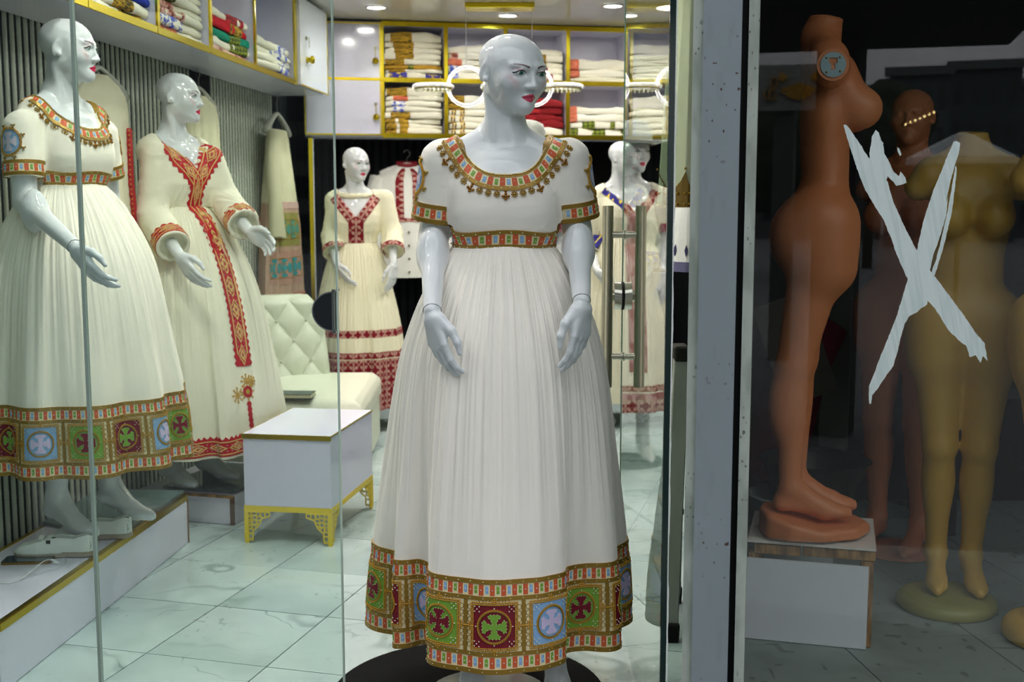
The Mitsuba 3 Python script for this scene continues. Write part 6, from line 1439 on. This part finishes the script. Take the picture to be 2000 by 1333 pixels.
stroke(k, 'brush_stroke', [(925, 555), (935, 550), (952, 563), (945, 600), (930, 648), (915, 700), (900, 770), (885, 850), (868, 920), (845, 1000), (832, 1060), (822, 1190), (800, 1206), (775, 1225), (752, 1236), (735, 1265), (722, 1310), (706, 1375), (690, 1432), (655, 1478), (628, 1520), (608, 1545), (603, 1580), (595, 1578), (594, 1512), (620, 1450), (640, 1390), (660, 1345), (678, 1300), (705, 1230), (728, 1155), (748, 1085), (772, 1015), (790, 945), (806, 870), (828, 800), (850, 735), (878, 670), (905, 600)], 2)
stroke(k, 'brush_streak', [(934, 645), (938, 660), (930, 740), (918, 830), (900, 910), (880, 985), (860, 1050), (848, 1085), (838, 1070), (858, 1010), (878, 930), (897, 850), (912, 770), (924, 700)], 3)
stroke(k, 'brush_streak', [(904, 770), (896, 840), (880, 900), (860, 960), (838, 1010), (824, 1040), (820, 1030), (838, 985), (858, 930), (876, 870), (890, 810)], 4)
stroke(k, 'brush_stroke', [(622, 508), (634, 520), (640, 545), (650, 560), (655, 600), (672, 630), (690, 672), (712, 690), (718, 670), (736, 694), (742, 716), (702, 728), (690, 712), (668, 690), (662, 708), (640, 695), (625, 690), (600, 640), (596, 600), (604, 558), (606, 535)], 5)
stroke(k, 'brush_streak', [(704, 575), (712, 580), (722, 605), (716, 612), (708, 596)], 6)

# ------------------------------------------------------------------ the street, for what the glass mirrors
def reflected(px, py, dist):
    d = ray(px, py); d = d / np.linalg.norm(d); p = onglass(px, py); r = d - 2 * (d @ FN) * FN; return p + r * dist
add('ground', bx(120, 90, .1, (0, -42.4, -.22)), 'vc_matt', col='#55595a', kind='structure')
pv = Polygon([fac(3.5)[:2], fac(-2.2)[:2], fac(-2.2, 2.6)[:2], fac(3.5, 2.6)[:2]]); m = extrude(pv, .05); m.apply_translation((0, 0, -.17 + .0)); add('pavement', m, 'concrete', kind='structure')
m = extrude(Polygon([fac(3.5, .03)[:2], fac(-1.9, .03)[:2], fac(-1.9, -.06)[:2], fac(3.5, -.06)[:2]]), .128); m.apply_translation((0, 0, -.13)); add('trim_10', m, 'vc_matt', col='#6f7472', kind='structure')
def wallrow(a, b, h, th=3.0):
    a, b = np.array([*a[:2], -.17]), np.array([*b[:2], -.17]); n = np.array([-(b - a)[1], (b - a)[0], 0]); n /= np.linalg.norm(n)
    if n @ (EYE - a) > 0: n = -n
    return trimesh.convex.convex_hull(np.array([p + n * t + np.array([0, 0, z]) for p in (a, b) for t in (0, th) for z in (0, h)]))
def building(x0, x1, ytop, dist, col, label, rows, cols, wcol='#20272b'):
    k = thing('building', label, 'building'); a, b = reflected(x0, 392, dist), reflected(x1, 392, dist); h = reflected((x0 + x1) / 2, ytop, dist)[2] + .05
    add('wall', wallrow(a, b, h), 'vc_matt', k, col=col)
    n = np.array([-(b - a)[1], (b - a)[0], 0]); n /= np.linalg.norm(n); n = n if n @ (EYE - a) > 0 else -n; e = (b - a) * [1, 1, 0]; L = np.linalg.norm(e); e /= L
    for r in range(rows):
        for c in range(cols):
            p = a * [1, 1, 0] + e * L * (c + .5) / cols + n * .02 + np.array([0, 0, -.17 + h * (r + .75) / (rows + .4)])
            add('window', bx(L / cols * .42, .06, h / rows * .5), 'vc_gloss', k, col=wcol, M=frame(p, e))
    add('parapet', bx(L + .3, .4, h * .05), 'vc_matt', k, col='#59605f', M=frame((a + b) / 2 * [1, 1, 0] + np.array([0, 0, h - .15]), e)); return h
building(1728, 1846, 132, 40, '#4b5458', 'grey apartment house across the street, mirrored in the window above the cross', 4, 4)
building(1846, 1985, 120, 46, '#3f484d', 'taller dark house across the street, mirrored at the right of the window', 4, 4)
building(1985, 2300, 150, 52, '#474f52', 'long house far across the street, mirrored at the edge of the window', 4, 8)
building(1380, 1722, 172, 48, '#4a5052', 'low house across the street, mirrored behind the orange dummy', 3, 7)
building(-900, 1380, 90, 36, '#4c4f4e', 'long row of houses across the street, mirrored faintly in the shop panes', 5, 24)
# roof of the stall in front, with its post and hanging sign
k = thing('street_canopy', 'dark canopy over the pavement behind the viewer, mirrored at the top of the window', 'canopy')
ca, cb, cc = reflected(1440, 120, 6.2), reflected(1972, 62, 6.2), reflected(1700, 98, 6.2)
zc_ = cc[2]; e = (cb - ca) * [1, 1, 0]; L = np.linalg.norm(e); e /= L; n = np.array([-e[1], e[0], 0]); n = n if n @ (EYE - ca) < 0 else -n
add('roof', trimesh.convex.convex_hull(np.array([ca * [1, 1, 0] + e * s + n * t + np.array([0, 0, z]) for s in (-6, L) for t in (0, -2.6) for z in (zc_, zc_ + 1.2)])), 'vc_matt', k, col='#1a1a18')
pp = reflected(1632, 500, 5.4); add('post', bx(.27, .27, zc_ + .17, (pp[0], pp[1], (zc_ - .17) / 2), .01), 'vc_matt', k, col='#1c1b1a')
k = thing('street_sign', 'grey sign board with yellow fan emblem and zeros, mirrored upper left in the window', 'sign')
sa_, sb_ = reflected(1476, 160, 9), reflected(1596, 160, 9); z1, z0 = reflected(1535, 126, 9)[2], reflected(1535, 216, 9)[2]; e = (sb_ - sa_) * [1, 1, 0]; L = np.linalg.norm(e); e /= L; n = np.array([e[1], -e[0], 0]); n = n if n @ (EYE - sa_) > 0 else -n
o = (sa_ + sb_) / 2; o[2] = (z0 + z1) / 2; Ms_ = np.eye(4); Ms_[:3, 0], Ms_[:3, 1], Ms_[:3, 2], Ms_[:3, 3] = -np.cross(n, (0, 0, 1)), (0, 0, 1), n, o
if np.linalg.det(Ms_[:3, :3]) < 0: Ms_[:3, 0] *= -1
H_ = z1 - z0; add('board', bx(L, H_, .05), 'vc_matt', k, col='#8c928e', M=Ms_ @ mat(0, 0, -.03))
sx = 1 if Ms_[:3, 0] @ e > 0 else -1; ex_ = sx * L * .20
fan = []
for i in range(7):
    a0, a1 = math.radians(205 + i * 19), math.radians(205 + i * 19 + 15); R_ = H_ * .42; fan.append(Polygon([(0, H_ * .10)] + [(R_ * math.cos(a), H_ * .14 + R_ * math.sin(a)) for a in np.linspace(a0, a1, 5)]))
fan += [Polygon([(s * R_ * 1.02, H_ * .18), (s * R_ * .95, H_ * .36), (s * R_ * .55, H_ * .22), (s * R_ * .8, H_ * .12)]) for s in (1, -1)]
for f in fan: add('emblem_ray', extrude(affinity.translate(f, ex_, 0), .03), 'vc_matt', k, col='#c08b18', M=Ms_)
for x, y, h in ((-.17, .10, .24), (-.19, -.16, .24), (-.30, -.15, .20)):
    t = meshkit.text_mesh('0', H_ * h, .03); t.apply_translation((sx * L * x * 1.0 - H_ * .07, H_ * y - H_ * h / 2, 0)); add('digit', t, 'vc_matt', k, col='#b08020', M=Ms_)
add('post', bx(.2, .1, z0 + .17, (o[0] - n[0] * .12, o[1] - n[1] * .12, (z0 - .17) / 2)), 'vc_matt', k, col='#4a4d4b')
k = thing('market_umbrella', 'pale market umbrella across the street, mirrored above the yellow dummy', 'umbrella'); c = reflected(1878, 256, 12); d_ = reflected(1878, 308, 12); r_ = np.linalg.norm(reflected(1990, 308, 12) - reflected(1768, 308, 12)) / 2
add('canopy', lathe([(0, c[2] - d_[2]), (.12, c[2] - d_[2] - .05), (r_, .0), (r_, -.08), (r_ - .02, -.08), (.1, c[2] - d_[2] - .1)], 8, (d_[0], d_[1], d_[2])), 'vc_cloth', k, col='#a7adae')
add('pole', tube([(d_[0], d_[1], -.17), (d_[0], d_[1], c[2])], .03, 10), 'vc_metal', k, 40, '#7d8080')
for i in range(7):
    q = reflected(1769 + i * 9.2, 243 - i * 3.9, 11)
    k = thing('street_bulb', 'small warm bulb in a slanting row of seven, mirrored beside the brown dummy head', 'bulb', 'row of warm bulbs mirrored in the window')
    s_ = P(ICO[1].copy(), 'vc_gem', True, '#fff0c0'); s_['emitter'] = {'type': 'area', 'radiance': {'type': 'rgb', 'value': [9.0, 6.5, 2.6]}}; put('glow', s_, k, M=mat(*q, 0, .017))
    add('socket', tube([q + np.array([0, 0, .015]), q + np.array([0, 0, .05])], .012, 8), 'vc_matt', k, 40, '#222222')
def tree(px, py, dist, r, label, seed):
    k = thing('street_tree', label, 'tree'); c = reflected(px, py, dist)
    for i in range(5):
        g = np.random.default_rng(seed + i); m = trimesh.creation.icosphere(3, r * g.uniform(.55, .8)); v = m.vertices; m.vertices = v * (1 + .5 * (meshkit.fbm(v * 3 / r, 4, seed) - .5))[:, None] + c + g.uniform(-.5, .5, 3) * r * [1, 1, .6]
        add('leaf_clump', m, 'vc_cloth', k, col=('#1f2a1c', '#263122', '#1a2419')[i % 3])
    add('trunk', tube([(c[0], c[1], -.17), (c[0], c[1], c[2])], .12, 10), 'vc_matt', k, 40, '#2c241c')
tree(1530, 300, 22, 1.5, 'dark bushy tree across the street, mirrored left of the orange dummy', 31)
tree(1702, 262, 26, 1.25, 'dark tree across the street, mirrored behind the brown dummy', 37)
